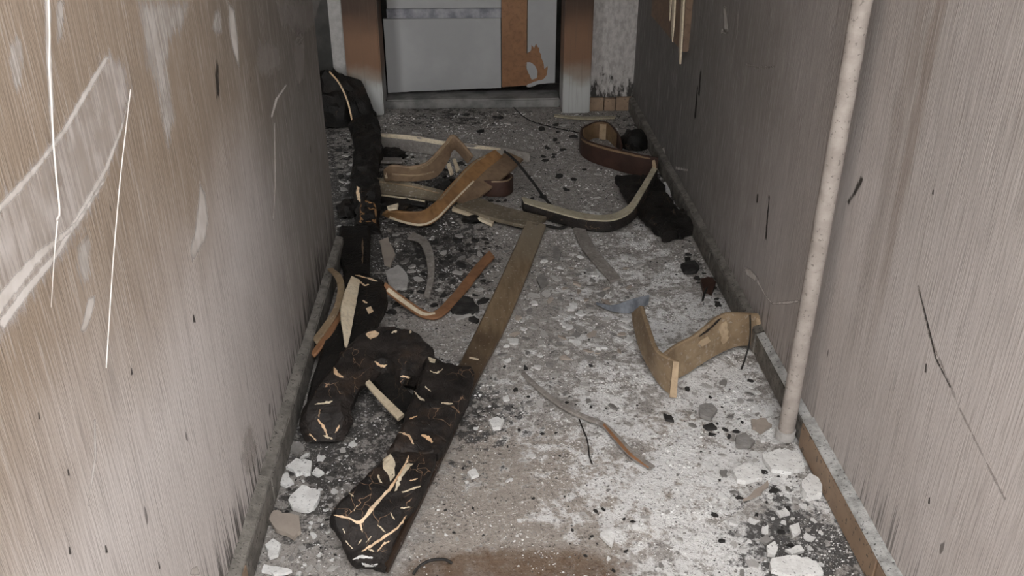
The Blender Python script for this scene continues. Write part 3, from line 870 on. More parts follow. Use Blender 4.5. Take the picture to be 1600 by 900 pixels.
# bent strip reaching toward the long board
bs = board('bent_strip', [((602, 440, .085), (598, 452, .07)), ((636, 466, .04), (631, 477, .03)), ((664, 484, .02), (661, 495, .012)), ((682, 483, .02), (690, 493, .014)), ((712, 452, .022), (722, 462, .018)), ((742, 414, .022), (752, 424, .018)), ((764, 391, .022), (773, 401, .018))], .01, M['strip_brown'], amp=.001)
tag(bs, 'reddish-brown bent strip kinked on the floor left of the long board', 'strip')
drape('cream_edge', bs, line_poly([(600, 448), (632, 472), (660, 490), (680, 490)], [6, 6, 5, 2]), M['cream'], frayed=.4)
gs = board('curled_strip', [((636, 372, .02), (646, 362, .02)), ((655, 378, .035), (668, 374, .035)), ((665, 400, .035), (678, 398, .035)), ((668, 432, .025), (678, 434, .025)), ((662, 462, .012), (670, 466, .012))], .008, M['grey_strip'], amp=.001)
tag(gs, 'dull grey curled strip on dark debris left of the long board', 'strip')
gs2 = board('flat_strip', [((895, 356, .014), (913, 352, .014)), ((908, 384, .014), (926, 378, .014)), ((930, 412, .014), (946, 405, .014)), ((954, 438, .012), (971, 434, .012))], .01, M['grey_strip'], amp=.001)
tag(gs2, 'flat ash-grey strip lying right of the far end of the long board', 'strip')

# beams along the left in the recess
fb = board('charred_beam', [((546, 186, .11), (590, 180, .12)), ((552, 225, .10), (593, 228, .11)), ((549, 262, .11), (588, 262, .10)), ((555, 298, .10), (592, 296, .10)), ((557, 348, .05), (590, 352, .05))], .09, M['char_black'], amp=.02, freq=16, across=6, sub=12)
tag(fb, 'black charred beam running toward the door, with an orange raw near end', 'beam')
drape('exposed_wood', fb, [(564, 318), (570, 312), (584, 318), (588, 330), (588, 348), (562, 347)], M['orange'], seed=5)
drape('exposed_wood', fb, [(557, 290), (562, 294), (564, 316), (558, 312)], M['peach'], seed=6)
nb = board('charred_beam', [((530, 352, .05), (578, 354, .055)), ((528, 392, .05), (577, 396, .055)), ((538, 428, .05), (578, 428, .055))], .045, M['char_black'], amp=.006, freq=14, across=6)
tag(nb, 'short black charred beam by the corner of the left wall', 'beam')
drape('exposed_wood', nb, line_poly([(566, 372), (567, 395), (566, 415)], 3), M['brown'], seed=8)

def lump(name, centre, sx, sy, sz, m, amp=.25, freq=6, seed=0.0, sub=4, tilt=0.0):
    bm = bmesh.new(); bmesh.ops.create_icosphere(bm, subdivisions=sub, radius=1.0)
    for v in bm.verts:
        p = v.co.copy()
        k = 1 + amp * (noise.noise(p * freq * .3 + Vector((seed, 1, 2))) + .6 * noise.noise(p * freq * .8 + Vector((seed, 5, 1))) + .35 * noise.noise(p * freq * 2 + Vector((seed, 2, 7))))
        p *= k
        v.co = Vector((centre.x + p.x * sx + tilt * p.z, centre.y + p.y * sy, max(0.002, p.z * sz)))
    me = bpy.data.meshes.new(name); bm.to_mesh(me); bm.free()
    me.materials.append(m); me.shade_smooth(); me.set_sharp_from_angle(angle=math.radians(35))
    o = bpy.data.objects.new(name, me); C.objects.link(o)
    BV.append((o, bvh_of(o)))
    return o
tag(lump('burnt_heap', P(530, 188), .19, .13, .28, M['char_black'], .22, 6, 3.0, 4, -.04), 'black burnt heap slumped against the left door post', 'heap')
tag(tube('wire', [onY(515, 112, 4.55), onY(530, 130, 4.52), onY(543, 158, 4.5), onY(551, 192, 4.47)], .0045, M['peach'], sub=8), 'thin curved coppery wire over the black burnt heap', 'wire')
tag(lump('charred_lump', P(990, 228), .075, .08, .085, M['char_black'], .25, 7, 9.0, 3), 'black charred lump by the right skirting near the end wall', 'lump')

# tangle of boards in the middle distance
cbd = board('pale_board', [('s', 588, 228, 208), ('s', 640, 238, 211), ('s', 690, 245, 219), ('s', 740, 252, 226), ('s', 785, 252, 230), ('s', 828, 254, 240)], .014, M['grey_strip'], amp=.002)
tag(cbd, 'long pale board on edge at the back of the tangle', 'board')
drape('cream_edge', cbd, line_poly([(592, 211), (640, 215), (690, 223), (740, 229), (782, 233)], [5, 7, 6, 6, 3]), M['cream'], frayed=.5)
bb = board('bent_board', [((601, 268, .13), (602, 284, .06)), ((612, 259, .14), (622, 284, .06)), ((640, 261, .14), (652, 284, .06)), ((668, 253, .16), (682, 277, .08)), ((696, 224, .22), (701, 252, .14)), ((707, 211, .25), (706, 238, .17)), ((718, 222, .23), (712, 236, .17)), ((738, 246, .17), (730, 256, .12))], .012, M['brown'], amp=.0015)
tag(bb, 'brown board bent into a peak in the middle of the tangle', 'board')
drape('cream_edge', bb, line_poly([(602, 270), (604, 278)], 3), M['cream'], frayed=.4)
drape('edge_line', bb, line_poly([(640, 264), (668, 257), (694, 229), (706, 214)], 3), M['tan'], frayed=.4)
drape('edge_line', bb, line_poly([(612, 272), (650, 274), (678, 268)], 2), M['tan'], frayed=.4)
op = board('olive_board', [((588, 276, .055), (588, 301, .02)), ((640, 284, .055), (640, 306, .02)), ((694, 297, .05), (690, 314, .02))], .02, M['olive'], amp=.001)
tag(op, 'olive-brown flat board lying under the peaked brown board', 'board')
drape('edge_line', op, line_poly([(592, 284), (640, 291), (686, 302)], 2), M['tan'], frayed=.3)
dl = board('dark_lath', [((590, 302, .03), (590, 311, .02)), ((640, 309, .03), (640, 318, .02)), ((668, 313, .03), (664, 322, .02))], .012, M['black'])
tag(dl, 'thin dark lath below the olive-brown board', 'lath')
drape('edge_line', dl, line_poly([(594, 305), (640, 311), (664, 315)], 2), M['cream'], frayed=.3)
od = board('orange_board', [((606, 331, .07), (596, 337, .03)), ((640, 332, .07), (628, 349, .015)), ((664, 329, .075), (658, 354, .01)), ((682, 314, .08), (682, 346, .02)), ((704, 289, .10), (706, 322, .04)), ((738, 253, .13), (742, 287, .07)), ((774, 234, .15), (786, 245, .11))], .014, M['orange'], amp=.0012, sub=8)
tag(od, 'orange-brown board curling at its near end across the tangle', 'board')
drape('cream_edge', od, line_poly([(604, 338), (632, 347), (658, 351), (681, 342), (705, 318), (740, 283)], 3), M['cream'], frayed=.4)
drape('edge_line', od, line_poly([(686, 313), (706, 291), (738, 257), (768, 238)], 3), M['tan'], frayed=.4)
db = board('brown_board', [((790, 236, .12), (818, 248, .10)), ((752, 272, .09), (782, 282, .06)), ((714, 312, .05), (732, 322, .02))], .014, M['brown'], amp=.001)
tag(db, 'brown board sloping down just right of the orange-brown board', 'board')
rb = board('looped_board', [('s', 738, 303, 280), ('s', 765, 308, 283), ('s', 792, 307, 281), ('s', 802, 298, 274), ('s', 792, 291, 269), ('s', 766, 291, 271)], .01, M['red_brown'], flip=False)
tag(rb, 'dark red-brown board curled into a loop at the right of the tangle', 'board')
drape('cream_edge', rb, line_poly([(768, 284), (790, 283), (800, 277)], 2), M['tan'], frayed=.3)
ol = board('olive_board', [((736, 303, .035), (712, 320, .035)), ((785, 321, .03), (768, 340, .03)), ((854, 338, .03), (836, 356, .03))], .016, M['olive'], amp=.001)
tag(ol, 'olive-brown flat board ending at the far tip of the long board', 'board')
cl = board('pale_lath', [((708, 322, .02), (706, 327, .02)), ((738, 330, .02), (735, 336, .02)), ((772, 345, .015), (769, 351, .015))], .012, M['cream'])
tag(cl, 'thin pale lath in front of the olive-brown board', 'lath')
for k, (px, lab) in enumerate((([((604, 322, .09), (606, 327, .088)), ((622, 317, .10), (620, 325, .098))], 'tiny cream splinter above the curl of the orange-brown board'),
    ([((698, 256, .12), (704, 254, .12)), ((704, 272, .10), (709, 270, .10))], 'short cream splinter left of the gap in the tangle'), ([((707, 248, .12), (712, 247, .12)), ((714, 268, .10), (719, 264, .10))], 'short cream splinter right of the gap in the tangle'))):
    tag(board('splinter', px, .01, M['cream']), lab, 'splinter')
tag(board('lath', [((590, 245, .03), (592, 252, .03)), ((628, 246, .03), (628, 253, .03))], .012, M['grey_strip']), 'short grey lath at the left of the tangle', 'lath')

for k, (a, b, sx, sy, sz, lab) in enumerate(((625, 322, .10, .05, .03, 'flat black char lump under the curl of the orange-brown board'), (700, 300, .06, .05, .05, 'black char lump in the gap of the tangle'), (612, 245, .07, .06, .04, 'black char lump behind the peaked brown board'),  # char lumps; those in the tangle are added to deepen its black shadow
        (760, 262, .05, .05, .035, 'black char lump behind the looped board'), (1062, 348, .06, .05, .06, 'black char lump on the near end of the plank by the right skirting'), (1000, 292, .06, .05, .05, 'black char lump under the curled board by the right wall'), (545, 330, .05, .08, .04, 'black char lump between the left wall corner and the raw-ended beam'), (650, 352, .07, .03, .02, 'thin black char lump in front of the orange-brown curl'), (740, 345, .05, .03, .02, 'thin black char lump in front of the pale lath'))):
    tag(lump('charred_lump', P(a, b), sx, sy, sz, M['char_black'], .35, 8, 20.0 + k, 3), lab, 'lump')

# curled boards by the right wall
cr = board('curled_board', [('s', 1026, 278, 247), ('s', 990, 274, 240), ('s', 950, 263, 230), ('s', 920, 252, 221), ('s', 906, 240, 211), ('s', 908, 224, 199), ('s', 928, 214, 190), ('s', 950, 216, 191), ('s', 966, 230, 208), ('s', 972, 242, 226)], .011, M['red_brown'], sub=8)
tag(cr, 'dark red-brown board curled into a loop near the right wall', 'board')
def inner_face(o, secs, m, off=-.0125):
    A, B = resolve(secs)
    return board('inner_face', (A, B), .002, m, o, world=True, sub=8)
inner_face(cr, [('s', 911, 226, 201), ('s', 929, 216.6, 192), ('s', 948, 218.6, 193), ('s', 962, 231.5, 209)], M['peel_dark'])
inner_face(cr, [('s', 936, 217.6, 194), ('s', 946, 219.4, 194.5)], M['peel'])
drape('pale_rim', cr, line_poly([(908, 217), (920, 224), (950, 233), (988, 242), (1016, 248)], [2, 3, 3, 3, 2]), M['peel_dark'], frayed=.3)
drape('frayed_end', cr, line_poly([(1021, 250), (1022, 262), (1018, 274)], [4, 6, 4]), M['peel'], frayed=.8)
mo = board('curved_moulding', [((815, 309, .05), (819, 319, .05)), ((860, 321, .05), (858, 331, .05)), ((905, 333, .05), (904, 343, .05)), ((948, 337, .05), (954, 347, .05)), ((978, 325, .06), (987, 333, .06)), ((998, 298, .08), (1007, 304, .08)), ((1019, 262, .10), (1028, 264, .10))], .042, M['char'], rnd=.15, sub=8)
tag(mo, 'curved moulding with a cream top sweeping up to the curled board by the right wall', 'moulding')
board('cream_face', [((815, 307, .056), (819, 316, .056)), ((860, 319, .056), (858, 328, .056)), ((905, 331, .056), (904, 340, .056)), ((948, 335, .056), (953, 344, .056)), ((978, 323, .066), (985, 331, .066)), ((998, 296, .086), (1005, 302, .086)), ((1019, 261, .106), (1027, 263, .106))], .007, M['cream_dull'], mo, sub=8, amp=.001)
bk = board('charred_plank', [((962, 275, .06), (1030, 276, .07)), ((985, 312, .055), (1052, 310, .06)), ((1020, 346, .055), (1074, 336, .055)), ((1038, 364, .05), (1088, 350, .05))], .048, M['char_black'], amp=.013, freq=17, across=8, sub=10)
tag(bk, 'black charred plank between the curled board and the right skirting', 'plank')
tag(board('pale_lath', [((866, 178, .010), (866, 181, .010)), ((910, 182, .010), (910, 185.5, .010)), ((962, 181, .010), (960, 184, .010))], .008, M['cream_dull']), 'pale yellowish lath at the foot of the right door post', 'lath')

# V-shaped scorched board on the right
vb = empty('scorched_board')
tag(vb, 'tan scorched board bent into a V on white ash beside the right skirting', 'board')
board('short_arm', [((1000, 477, .12), (986, 490, .06)), ((1010, 512, .125), (994, 532, .04)), ((1022, 545, .12), (1010, 570, .02)), ((1040, 558, .12), (1030, 602, .006)), ((1058, 566, .12), (1050, 621, .004))], .014, M['tan'], vb, amp=.0015)
va = board('long_arm', [((1034, 557, .115), (1056, 594, .008)), ((1060, 538, .115), (1078, 582, .006)), ((1090, 523, .12), (1106, 564, .008)), ((1125, 494, .135), (1142, 546, .01)), ((1152, 489, .13), (1172, 541, .01)), ((1186, 491, .115), (1201, 543, .006))], .014, M['tan'], vb, amp=.002)
ve = board('raw_edge', [((1052, 565, .121), (1046, 621, .006)), ((1061, 566, .121), (1057, 622, .006))], .006, M['peel'], vb)
drape('frayed_end', va, line_poly([(1182, 497), (1188, 512), (1194, 534)], [4, 8, 5]), M['peel'], frayed=.8)
drape('char_stain', vb.children[0], [(1034, 588), (1044, 582), (1048, 592), (1042, 602), (1036, 600)], M['char'], frayed=1)
drape('char_stain', va, line_poly([(1092, 526), (1112, 510), (1126, 497)], [3, 5, 3]), M['char'], frayed=1)
drape('char_stain', vb.children[0], line_poly([(990, 492), (998, 520), (1012, 548), (1030, 566)], [4, 5, 5, 2]), M['char'], frayed=1)
drape('pale_rub', va, [(1090, 536), (1104, 526), (1110, 532), (1096, 542)], M['peel'], frayed=1.5)
drape('pale_rub', va, [(1122, 510), (1134, 502), (1138, 528), (1128, 536)], M['peel'], frayed=2)

# grey sheet shard
sh = board('curved_shard', [((931, 472, .012), (932, 476, .008)), ((958, 477, .03), (954, 486, .005)), ((988, 467, .045), (984, 489, .004)), ((1015, 461, .05), (1013, 476, .01))], .003, M['glass'])
tag(sh, 'blue-grey curved shard lying on ash behind the V-shaped board', 'shard')

# curved trim at the lower middle
ct = board('curved_trim', [((814, 583, .008), (820, 580, .008)), ((842, 610, .01), (848, 606, .01)), ((880, 637, .012), (884, 631, .012)), ((915, 654, .012), (918, 648, .012)), ((940, 664, .012), (945, 659, .012)), ((962, 688, .014), (970, 682, .014)), ((985, 712, .014), (992, 705, .014)), ((1016, 732, .008), (1024, 727, .008))], .008, M['grey_strip'], sub=8, amp=.0008)
tag(ct, 'thin wavy grey trim with a brown edge on ash below the V-shaped board', 'trim')
drape('brown_edge', ct, line_poly([(943, 663), (964, 687), (986, 711), (1014, 731)], [3, 5, 4, 2]), M['strip_brown'], frayed=.3)

# wires
def wire(px, r, label, m='black'):
    return tag(tube('wire', [P(*p) for p in px], r, M[m], sub=8, sides=6, wob=.0015), label, 'wire')
wire([(788, 236, .17), (806, 252, .12), (832, 284, .06), (848, 306, .03), (864, 324, .008)], .006, 'black wire drooping from the tangle to the pale curved moulding')
wire([(803, 168, .008), (815, 180, .03), (832, 190, .02), (860, 198, .01), (908, 208, .012)], .0032, 'dark wire on the ash in front of the right door post')
wire([(1172, 492, .14), (1172, 525, .1), (1166, 555, .05), (1158, 577, .004)], .0028, 'thin dark wire hanging over the long arm of the V-shaped board')
wire([(646, 897, .004), (656, 884, .012), (672, 876, .02), (692, 874, .018), (706, 880, .006)], .0035, 'short bent black wire on the floor by the rust-brown scorch')
wire([(590, 470, .05), (592, 490, .04), (586, 505, .02), (570, 515, .01)], .008, 'short black cable end beside the charred plank at left')
wire([(852, 352, .012), (875, 356, .012), (892, 350, .01)], .006, 'short dark twig at the far tip of the long board')
wire([(905, 655, .004), (918, 690, .006), (920, 710, .004), (925, 725, .004)], .002, 'hair-thin black wire left of the wavy grey trim')
wire([(1098, 470, .004), (1102, 455, .02), (1110, 445, .01), (1120, 450, .004)], .004, 'small black twig near the right skirting beyond the V-shaped board')

# ------------------------------------------------------------------ plaster pieces drawn one by one
def chip(px, m, t, name, label, cat, group=None, z=0.0, tilt=0.0, seed=1):
    pts = [P(a, b, t + z) for a, b in fray(px, 2.0, 7, seed)]
    c = sum(pts, Vector()) / len(pts)
    g = floor_h(c.x, c.y)
    zmin = 0.0
    out = []
    for p in pts:
        out.append(Vector((p.x, p.y, g + t + 0.003 + z + tilt * (p.x - c.x))))
    o = slab(name, out, Vector((0, 0, 1)), t, m)
    tag(o, label, cat, group)
    BV.append((o, bvh_of(o)))
    return o
G1 = 'large plaster pieces'
WC, PC, GC, TC, KC = M['white_chip'], M['pale_chip'], M['grey_chip'], M['tan_chip'], M['char_chip']
CH = [
    ([(449, 780), (472, 757), (499, 766), (496, 784), (481, 798), (456, 790)], WC, .012, 'plaster_piece', 'largest white plaster piece by the left skirting, above the tan piece', 'plaster'),
    ([(448, 728), (463, 716), (486, 721), (485, 738), (464, 741)], WC, .010, 'plaster_piece', 'white plaster piece below the cracked end of the arched beam', 'plaster'),
    ([(486, 737), (496, 732), (505, 737), (497, 744)], WC, .008, 'plaster_piece', 'small white plaster piece right of the piece below the arched beam', 'plaster'),
    ([(420, 808), (428, 797), (466, 806), (470, 828), (458, 839), (430, 825)], TC, .012, 'plaster_piece', 'tan plaster piece with a pale rim by the left skirting', 'plaster'),
    ([(415, 852), (428, 841), (438, 848), (434, 866), (422, 872)], WC, .010, 'plaster_piece', 'white upright-shaped plaster piece below the tan piece', 'plaster'),
    ([(412, 880), (440, 886), (456, 892), (436, 897), (408, 893)], WC, .008, 'plaster_piece', 'white plaster sliver at the bottom left by the skirting', 'plaster'),
    ([(437, 742), (450, 739), (459, 752), (447, 758), (436, 752)], WC, .008, 'plaster_piece', 'small white plaster piece between skirting and largest left piece', 'plaster'),
    ([(455, 697), (468, 692), (476, 700), (466, 708), (456, 705)], GC, .008, 'plaster_piece', 'grey pebble-like piece just below the arched beam end', 'plaster'),
    ([(1254, 748), (1268, 739), (1284, 752), (1286, 767), (1268, 773), (1254, 762)], WC, .022, 'plaster_piece', 'thick rounded white lump against the tan right skirting', 'plaster'),
    ([(1192, 708), (1228, 700), (1252, 712), (1258, 730), (1228, 738), (1200, 728)], WC, .012, 'plaster_piece', 'broad white plaster piece in front of the pipe foot', 'plaster'),
    ([(1145, 735), (1160, 724), (1185, 728), (1190, 746), (1165, 750), (1150, 746)], WC, .014, 'plaster_piece', 'white plaster piece left of the broad piece at the pipe foot', 'plaster'),
    ([(1206, 872), (1240, 866), (1275, 876), (1288, 896), (1230, 899), (1204, 888)], WC, .014, 'plaster_piece', 'largest white plaster piece at the bottom right', 'plaster'),
    ([(1198, 852), (1210, 846), (1218, 856), (1212, 866), (1199, 864)], WC, .010, 'plaster_piece', 'white piece just above the largest bottom-right piece', 'plaster'),
    ([(1228, 856), (1252, 851), (1256, 860), (1238, 866)], WC, .008, 'plaster_piece', 'flat white sliver right above the largest bottom-right piece', 'plaster'),
    ([(1214, 795), (1228, 792), (1234, 799), (1220, 803)], WC, .008, 'plaster_piece', 'small white sliver on dark ash below the rounded lump', 'plaster'),
    ([(1232, 822), (1246, 817), (1250, 828), (1238, 834)], WC, .009, 'plaster_piece', 'small white piece on dark ash near the right skirting', 'plaster'),
    ([(764, 656), (777, 650), (790, 656), (783, 668), (769, 667)], WC, .012, 'plaster_piece', 'white pebble of plaster right of the big charred beam', 'plaster'),
    ([(730, 736), (740, 731), (747, 740), (736, 747)], WC, .009, 'plaster_piece', 'small white pebble below the white pebble beside the charred beam', 'plaster'),
    ([(938, 834), (952, 826), (962, 838), (955, 852), (944, 842)], WC, .009, 'plaster_piece', 'white wedge of plaster in the bottom middle of the floor', 'plaster'),
    ([(1092, 632), (1110, 628), (1122, 640), (1112, 653), (1095, 648)], GC, .012, 'plaster_piece', 'brown-grey plaster piece below the long arm of the V-shaped board', 'plaster'),
    ([(1035, 645), (1050, 648), (1052, 656), (1040, 656)], KC, .008, 'char_piece', 'small slate-dark piece below the tip of the V-shaped board', 'char'),
    ([(1100, 664), (1112, 660), (1122, 667), (1106, 671)], KC, .008, 'char_piece', 'small black piece below the brown-grey plaster piece', 'char'),
    ([(862, 386), (872, 383), (878, 395), (873, 408), (863, 404)], GC, .008, 'plaster_piece', 'dark grey oval flake right of the far end of the long board', 'plaster'),
    ([(838, 431), (849, 428), (857, 444), (846, 451)], GC, .008, 'plaster_piece', 'grey flake right of the middle of the long board', 'plaster'),
    ([(702, 472), (720, 458), (738, 464), (747, 480), (732, 487), (706, 488)], KC, .014, 'char_piece', 'black char slab between the bent strip and the long board', 'char'),
    ([(1064, 411), (1084, 406), (1095, 414), (1090, 423), (1068, 424)], KC, .014, 'char_piece', 'slate-black char piece near the right skirting', 'char'),
    ([(1094, 437), (1108, 431), (1118, 441), (1112, 453), (1098, 450)], M['red_brown'], .02, 'char_piece', 'dark reddish char knob near the right skirting', 'char'),
    ([(601, 424), (622, 414), (640, 434), (634, 448), (612, 452)], PC, .010, 'plaster_piece', 'pale broken slab among dark debris right of the short charred beam', 'plaster'),
    ([(594, 378), (606, 372), (618, 396), (612, 416), (602, 410)], TC, .010, 'plaster_piece', 'tan broken slab among dark debris by the short charred beam', 'plaster'),
    ([(704, 492), (728, 486), (738, 490), (712, 498)], PC, .008, 'plaster_piece', 'pale sliver just below the black char slab', 'plaster'),
    ([(1150, 680), (1166, 676), (1178, 688), (1164, 697), (1150, 692)], GC, .012, 'plaster_piece', 'grey plaster piece left of the pipe foot', 'plaster'),
    ([(1176, 655), (1198, 652), (1206, 664), (1190, 672), (1174, 666)], TC, .010, 'plaster_piece', 'beige plaster piece left of and above the pipe foot', 'plaster'),
    ([(1163, 781), (1190, 757), (1200, 753), (1200, 759), (1176, 778)], TC, .010, 'wood_sliver', 'tan sliver of wood on the ash left of the rounded lump', 'sliver'),
    ([(1188, 842), (1196, 836), (1206, 842), (1196, 850)], GC, .008, 'plaster_piece', 'grey chip left of the white piece at the bottom right', 'plaster'),
]
for i, (px, m, t, nm, lab, cat) in enumerate(CH):
    chip(px, m, t, nm, lab, cat, seed=i)
for k, px in enumerate(((1034, 286, 1048, 312), (1046, 318, 1054, 336), (1058, 322, 1064, 332))):
    chip([(px[0], px[1]), (px[0] + 7, px[1] - 2), (px[2], px[3] - 8), (px[2] - 3, px[3]), (px[0] + 2, px[1] + 10)], WC, .01, 'plaster_piece', ('long white flake', 'middle white flake', 'smallest white flake')[k] + ' in the gap between black plank and right skirting', 'plaster', z=.0, seed=k)

# ------------------------------------------------------------------ scattered flakes, each its own object
def flake_mesh(name, m, seed, thick, elong):
    rg = random.Random(seed)
    n = rg.randint(8, 11)
    pts = []
    for i in range(n):
        a = 2 * math.pi * (i + rg.uniform(-.45, .45)) / n
        r = rg.uniform(.45, 1.1)
        pts.append((math.cos(a) * r * .5, math.sin(a) * r * .5 * elong))
    tx, ty = rg.uniform(-.25, .25), rg.uniform(-.25, .25)
    verts = [(x, y, thick * rg.uniform(.7, 1.1) + x * tx + y * ty) for x, y in pts] + [(x * 1.04, y * 1.04, -thick * .4) for x, y in pts] + [(rg.uniform(-.1, .1), rg.uniform(-.1, .1), thick * rg.uniform(.9, 1.3))]
    faces = [(i, (i + 1) % n, 2 * n) for i in range(n)] + [(i, n + i, n + (i + 1) % n, (i + 1) % n) for i in range(n)] + [tuple(range(2 * n - 1, n - 1, -1))]
    me = bpy.data.meshes.new(name)
    me.from_pydata(verts, [], faces); me.materials.append(m)
    return me
KIND = {}
for kn, m, th, el in (('white', WC, .13, .75), ('pale', PC, .09, .65), ('grey', GC, .09, .6), ('char', KC, .16, .65), ('tan', TC, .09, .65)):
    KIND[kn] = [flake_mesh('flake', m, hash_ * 31 + len(kn), th, el) for hash_ in range(10)]

def all_tree():
    vs, fs = [], []
    for o, b in BV:
        k = len(vs)
        vs += [v.co.copy() for v in o.data.vertices]
        fs += [tuple(k + i for i in p.vertices) for p in o.data.polygons]
    return BVHTree.FromPolygons(vs, fs)
TREE = all_tree()
def under(p):
    return TREE.ray_cast(Vector((p[0], p[1], -0.05)), Vector((0, 0, 1)), 0.5)[0] is not None
def blocked(p, r):
    if under(p) or TREE.find_nearest(Vector((p.x, p.y, .01)), r)[0] is not None: return True
    dvec = p - CAM
    return TREE.ray_cast(CAM, dvec.normalized(), dvec.length - .01)[0] is not None
taken = []
def scatter(n, x0, y0, x1, y1, kinds, smin, smax, where, group, slant=0.0):
    rg = random.Random(int(x0 * 7 + y0))
    done = tries = 0
    while done < n and tries < n * 12:
        tries += 1
        y = rg.uniform(y0, y1)
        x = rg.uniform(x0, x1) + slant * (y - y0)
        p = P(x, y)
        kn = rg.choice(kinds)
        depth = (p - CAM).dot(FW)
        s = rg.uniform(smin, smax) * (.68 if kn == 'char' and y0 > 500 else 1) * depth / FPX          # size in metres for a size in the picture
        if p.x > XR - .04 - s / 2 or (p.x < XL + .04 + s / 2 and p.y < YC + .05): continue
        if any((p.x - a) ** 2 + (p.y - b) ** 2 < (.5 * (s + c)) ** 2 * .8 for a, b, c in taken): continue
        if blocked(p, s * .5): continue
        taken.append((p.x, p.y, s))
        nm, lb_, cat = {'white': ('plaster_flake', 'small white plaster flake ', 'flake'), 'pale': ('plaster_flake', 'small pale grey plaster flake ', 'flake'), 'grey': ('plaster_flake', 'small dull grey plaster flake ', 'flake'),
                        'char': ('char_flake', 'small black char flake ', 'flake'), 'tan': ('plaster_flake', 'small tan plaster flake ', 'flake')}[kn]
        o = bpy.data.objects.new(nm, rg.choice(KIND[kn]))
        C.objects.link(o)
        o.location = (p.x, p.y, floor_h(p.x, p.y) + .001)
        o.scale = (s, s * rg.uniform(.8, 1.2), s)
        o.rotation_euler = (rg.uniform(-.22, .22), rg.uniform(-.22, .22), rg.uniform(0, 6.28))
        u = (s * FPX / depth - smin) / (smax - smin)
        wd = 'tiny' if u < .33 else 'small' if u < .66 else 'broad'
        half = 'farther' if y < (y0 + y1) / 2 else 'nearer'
        tag(o, lb_.replace('small', wd) + where + ', ' + half + ' part', cat, wd + ' ' + kn + ' flakes ' + group + ', ' + half + ' part')
        done += 1
scatter(100, 800, 395, 1000, 560, ['pale', 'grey', 'grey', 'pale', 'white', 'tan'], 10, 26, 'on pale ash right of the long board', 'right of the long board', -.1)
scatter(30, 770, 560, 960, 640, ['pale', 'grey', 'char', 'pale', 'white'], 9, 22, 'left of the V-shaped board tip', 'left of the V-shaped board')
scatter(60, 600, 365, 760, 500, ['char', 'char', 'grey', 'pale', 'char'], 10, 28, 'among dark debris left of the long board', 'left of the long board')
scatter(42, 820, 195, 960, 320, ['char', 'grey', 'pale', 'char'], 8, 18, 'on ash between the tangle and the curled board', 'between tangle and curled board')
scatter(24, 530, 215, 552, 370, ['char', 'pale', 'grey', 'char'], 8, 16, 'in the recess left of the raw-ended beam', 'in the recess')
scatter(30, 600, 235, 790, 350, ['char', 'char', 'grey', 'pale'], 8, 18, 'under the tangle of boards', 'under the tangle')
scatter(26, 620, 172, 900, 210, ['char', 'grey', 'pale', 'grey'], 8, 18, 'on sooty ash before the door', 'before the door')
scatter(40, 1050, 360, 1110, 480, ['char', 'grey', 'white', 'pale', 'char'], 8, 18, 'along the right skirting beyond the V-shaped board', 'beyond the V-shaped board', .45)
scatter(36, 1060, 590, 1190, 690, ['white', 'pale', 'grey', 'white', 'char'], 8, 24, 'between the V-shaped board and the pipe foot', 'between V-shaped board and pipe', .3)
scatter(64, 1090, 700, 1260, 895, ['white', 'white', 'white', 'grey', 'char', 'pale'], 9, 30, 'in the bottom right corner of the floor', 'bottom right', .25)
scatter(42, 425, 690, 560, 895, ['white', 'pale', 'char', 'white', 'grey'], 8, 20, 'by the left skirting before the charred beam', 'by the left skirting', -.12)
scatter(30, 690, 600, 900, 850, ['white', 'char', 'pale', 'char'], 7, 15, 'on the bare floor right of the charred beam', 'right of the charred beam')
scatter(26, 880, 740, 1090, 890, ['white', 'char', 'pale', 'grey'], 7, 18, 'in the bottom middle of the floor', 'bottom middle')

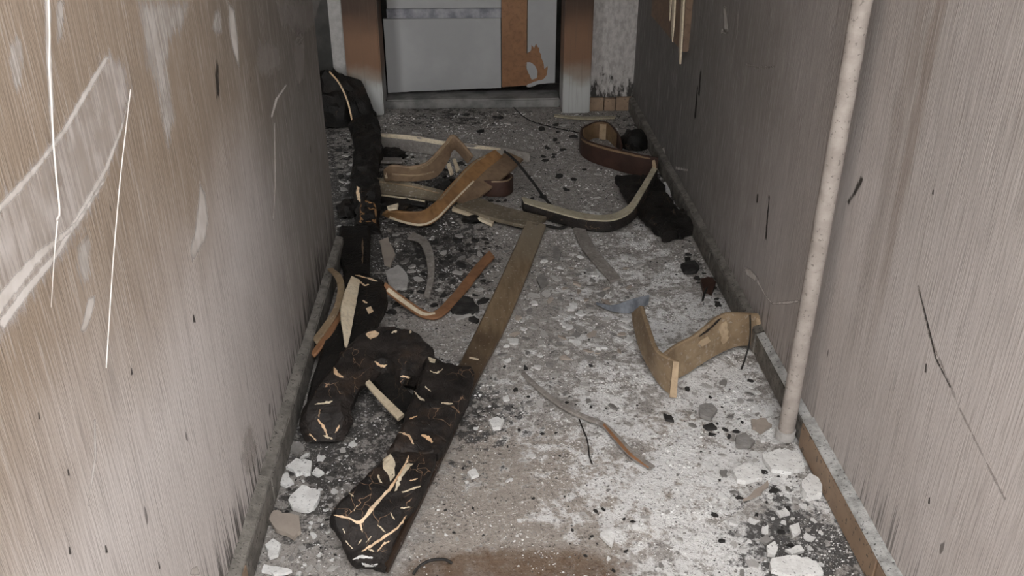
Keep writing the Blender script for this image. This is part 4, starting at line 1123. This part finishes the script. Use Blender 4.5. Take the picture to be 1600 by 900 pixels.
# ------------------------------------------------------------------ uncountable crumbs
CV, CF, CM = [], [], []
def crumbs(n, mi, smin, smax, seed, dens):
    rg = random.Random(seed)
    tries = 0; k = 0
    while k < n and tries < n * 8:
        tries += 1
        x = rg.uniform(XL + .03, XR - .03) if rg.random() < .95 else rg.uniform(XL - .25, XL)
        y = 1.35 + (4.9 - 1.35) * rg.random() ** 1.4
        if x < XL + .03 and y < YC + .02: continue
        if rg.random() > dens(x, y) or under((x, y)): continue
        s = rg.uniform(smin, smax) * (0.45 + 0.28 * y) * (1 if rg.random() < .9 else 1.7)
        z = floor_h(x, y)
        a = rg.uniform(0, 6.28); e = rg.uniform(.4, 1)
        b = len(CV)
        for q in range(4):
            an = a + q * 1.5708 + rg.uniform(-.45, .45); r_ = s * rg.uniform(.6, 1.1)
            CV.append((x + math.cos(an) * r_, y + math.sin(an) * r_ * e, z - .001 + (rg.uniform(0, .25) * s)))
        CV.append((x + rg.uniform(-.3, .3) * s, y + rg.uniform(-.3, .3) * s, z + s * rg.uniform(.3, .7)))
        CF.extend([(b, b + 1, b + 4), (b + 1, b + 2, b + 4), (b + 2, b + 3, b + 4), (b + 3, b, b + 4)])
        CM.extend([mi] * 4)
        k += 1
def zsum(Z, x, y):
    v = 0
    for (p, rx, ry, st) in Z:
        q = ((x - p.x) / rx) ** 2 + ((y - p.y) / ry) ** 2
        if q < 6: v += st * math.exp(-q)
    return v
ZW = [(P(a, b), c, d_, e) for a, b, c, d_, e in WHITE]
ZD = [(P(a, b), c, d_, e) for a, b, c, d_, e in DARK]
def patchy(x, y, s): return max(0.0, min(1.0, .5 + 1.6 * noise.noise(Vector((x * 7, y * 7, s)))))
crumbs(12000, 0, .0010, .0042, 11, lambda x, y: (.25 + .6 * zsum(ZW, x, y)) * patchy(x, y, 2))
crumbs(9000, 1, .0010, .0042, 12, lambda x, y: .6 * patchy(x, y, 8))
crumbs(11000, 2, .0009, .0036, 13, lambda x, y: (.22 + .7 * zsum(ZD, x, y)) * patchy(x, y, 14))
me = bpy.data.meshes.new('ash_crumbs')
me.from_pydata(CV, [], CF)
for m in (WC, GC, KC): me.materials.append(m)
me.polygons.foreach_set('material_index', CM)
o = bpy.data.objects.new('ash_crumbs', me); C.objects.link(o)
tag(o, 'white, grey and black ash crumbs strewn over the whole floor', 'debris', None, 'stuff')
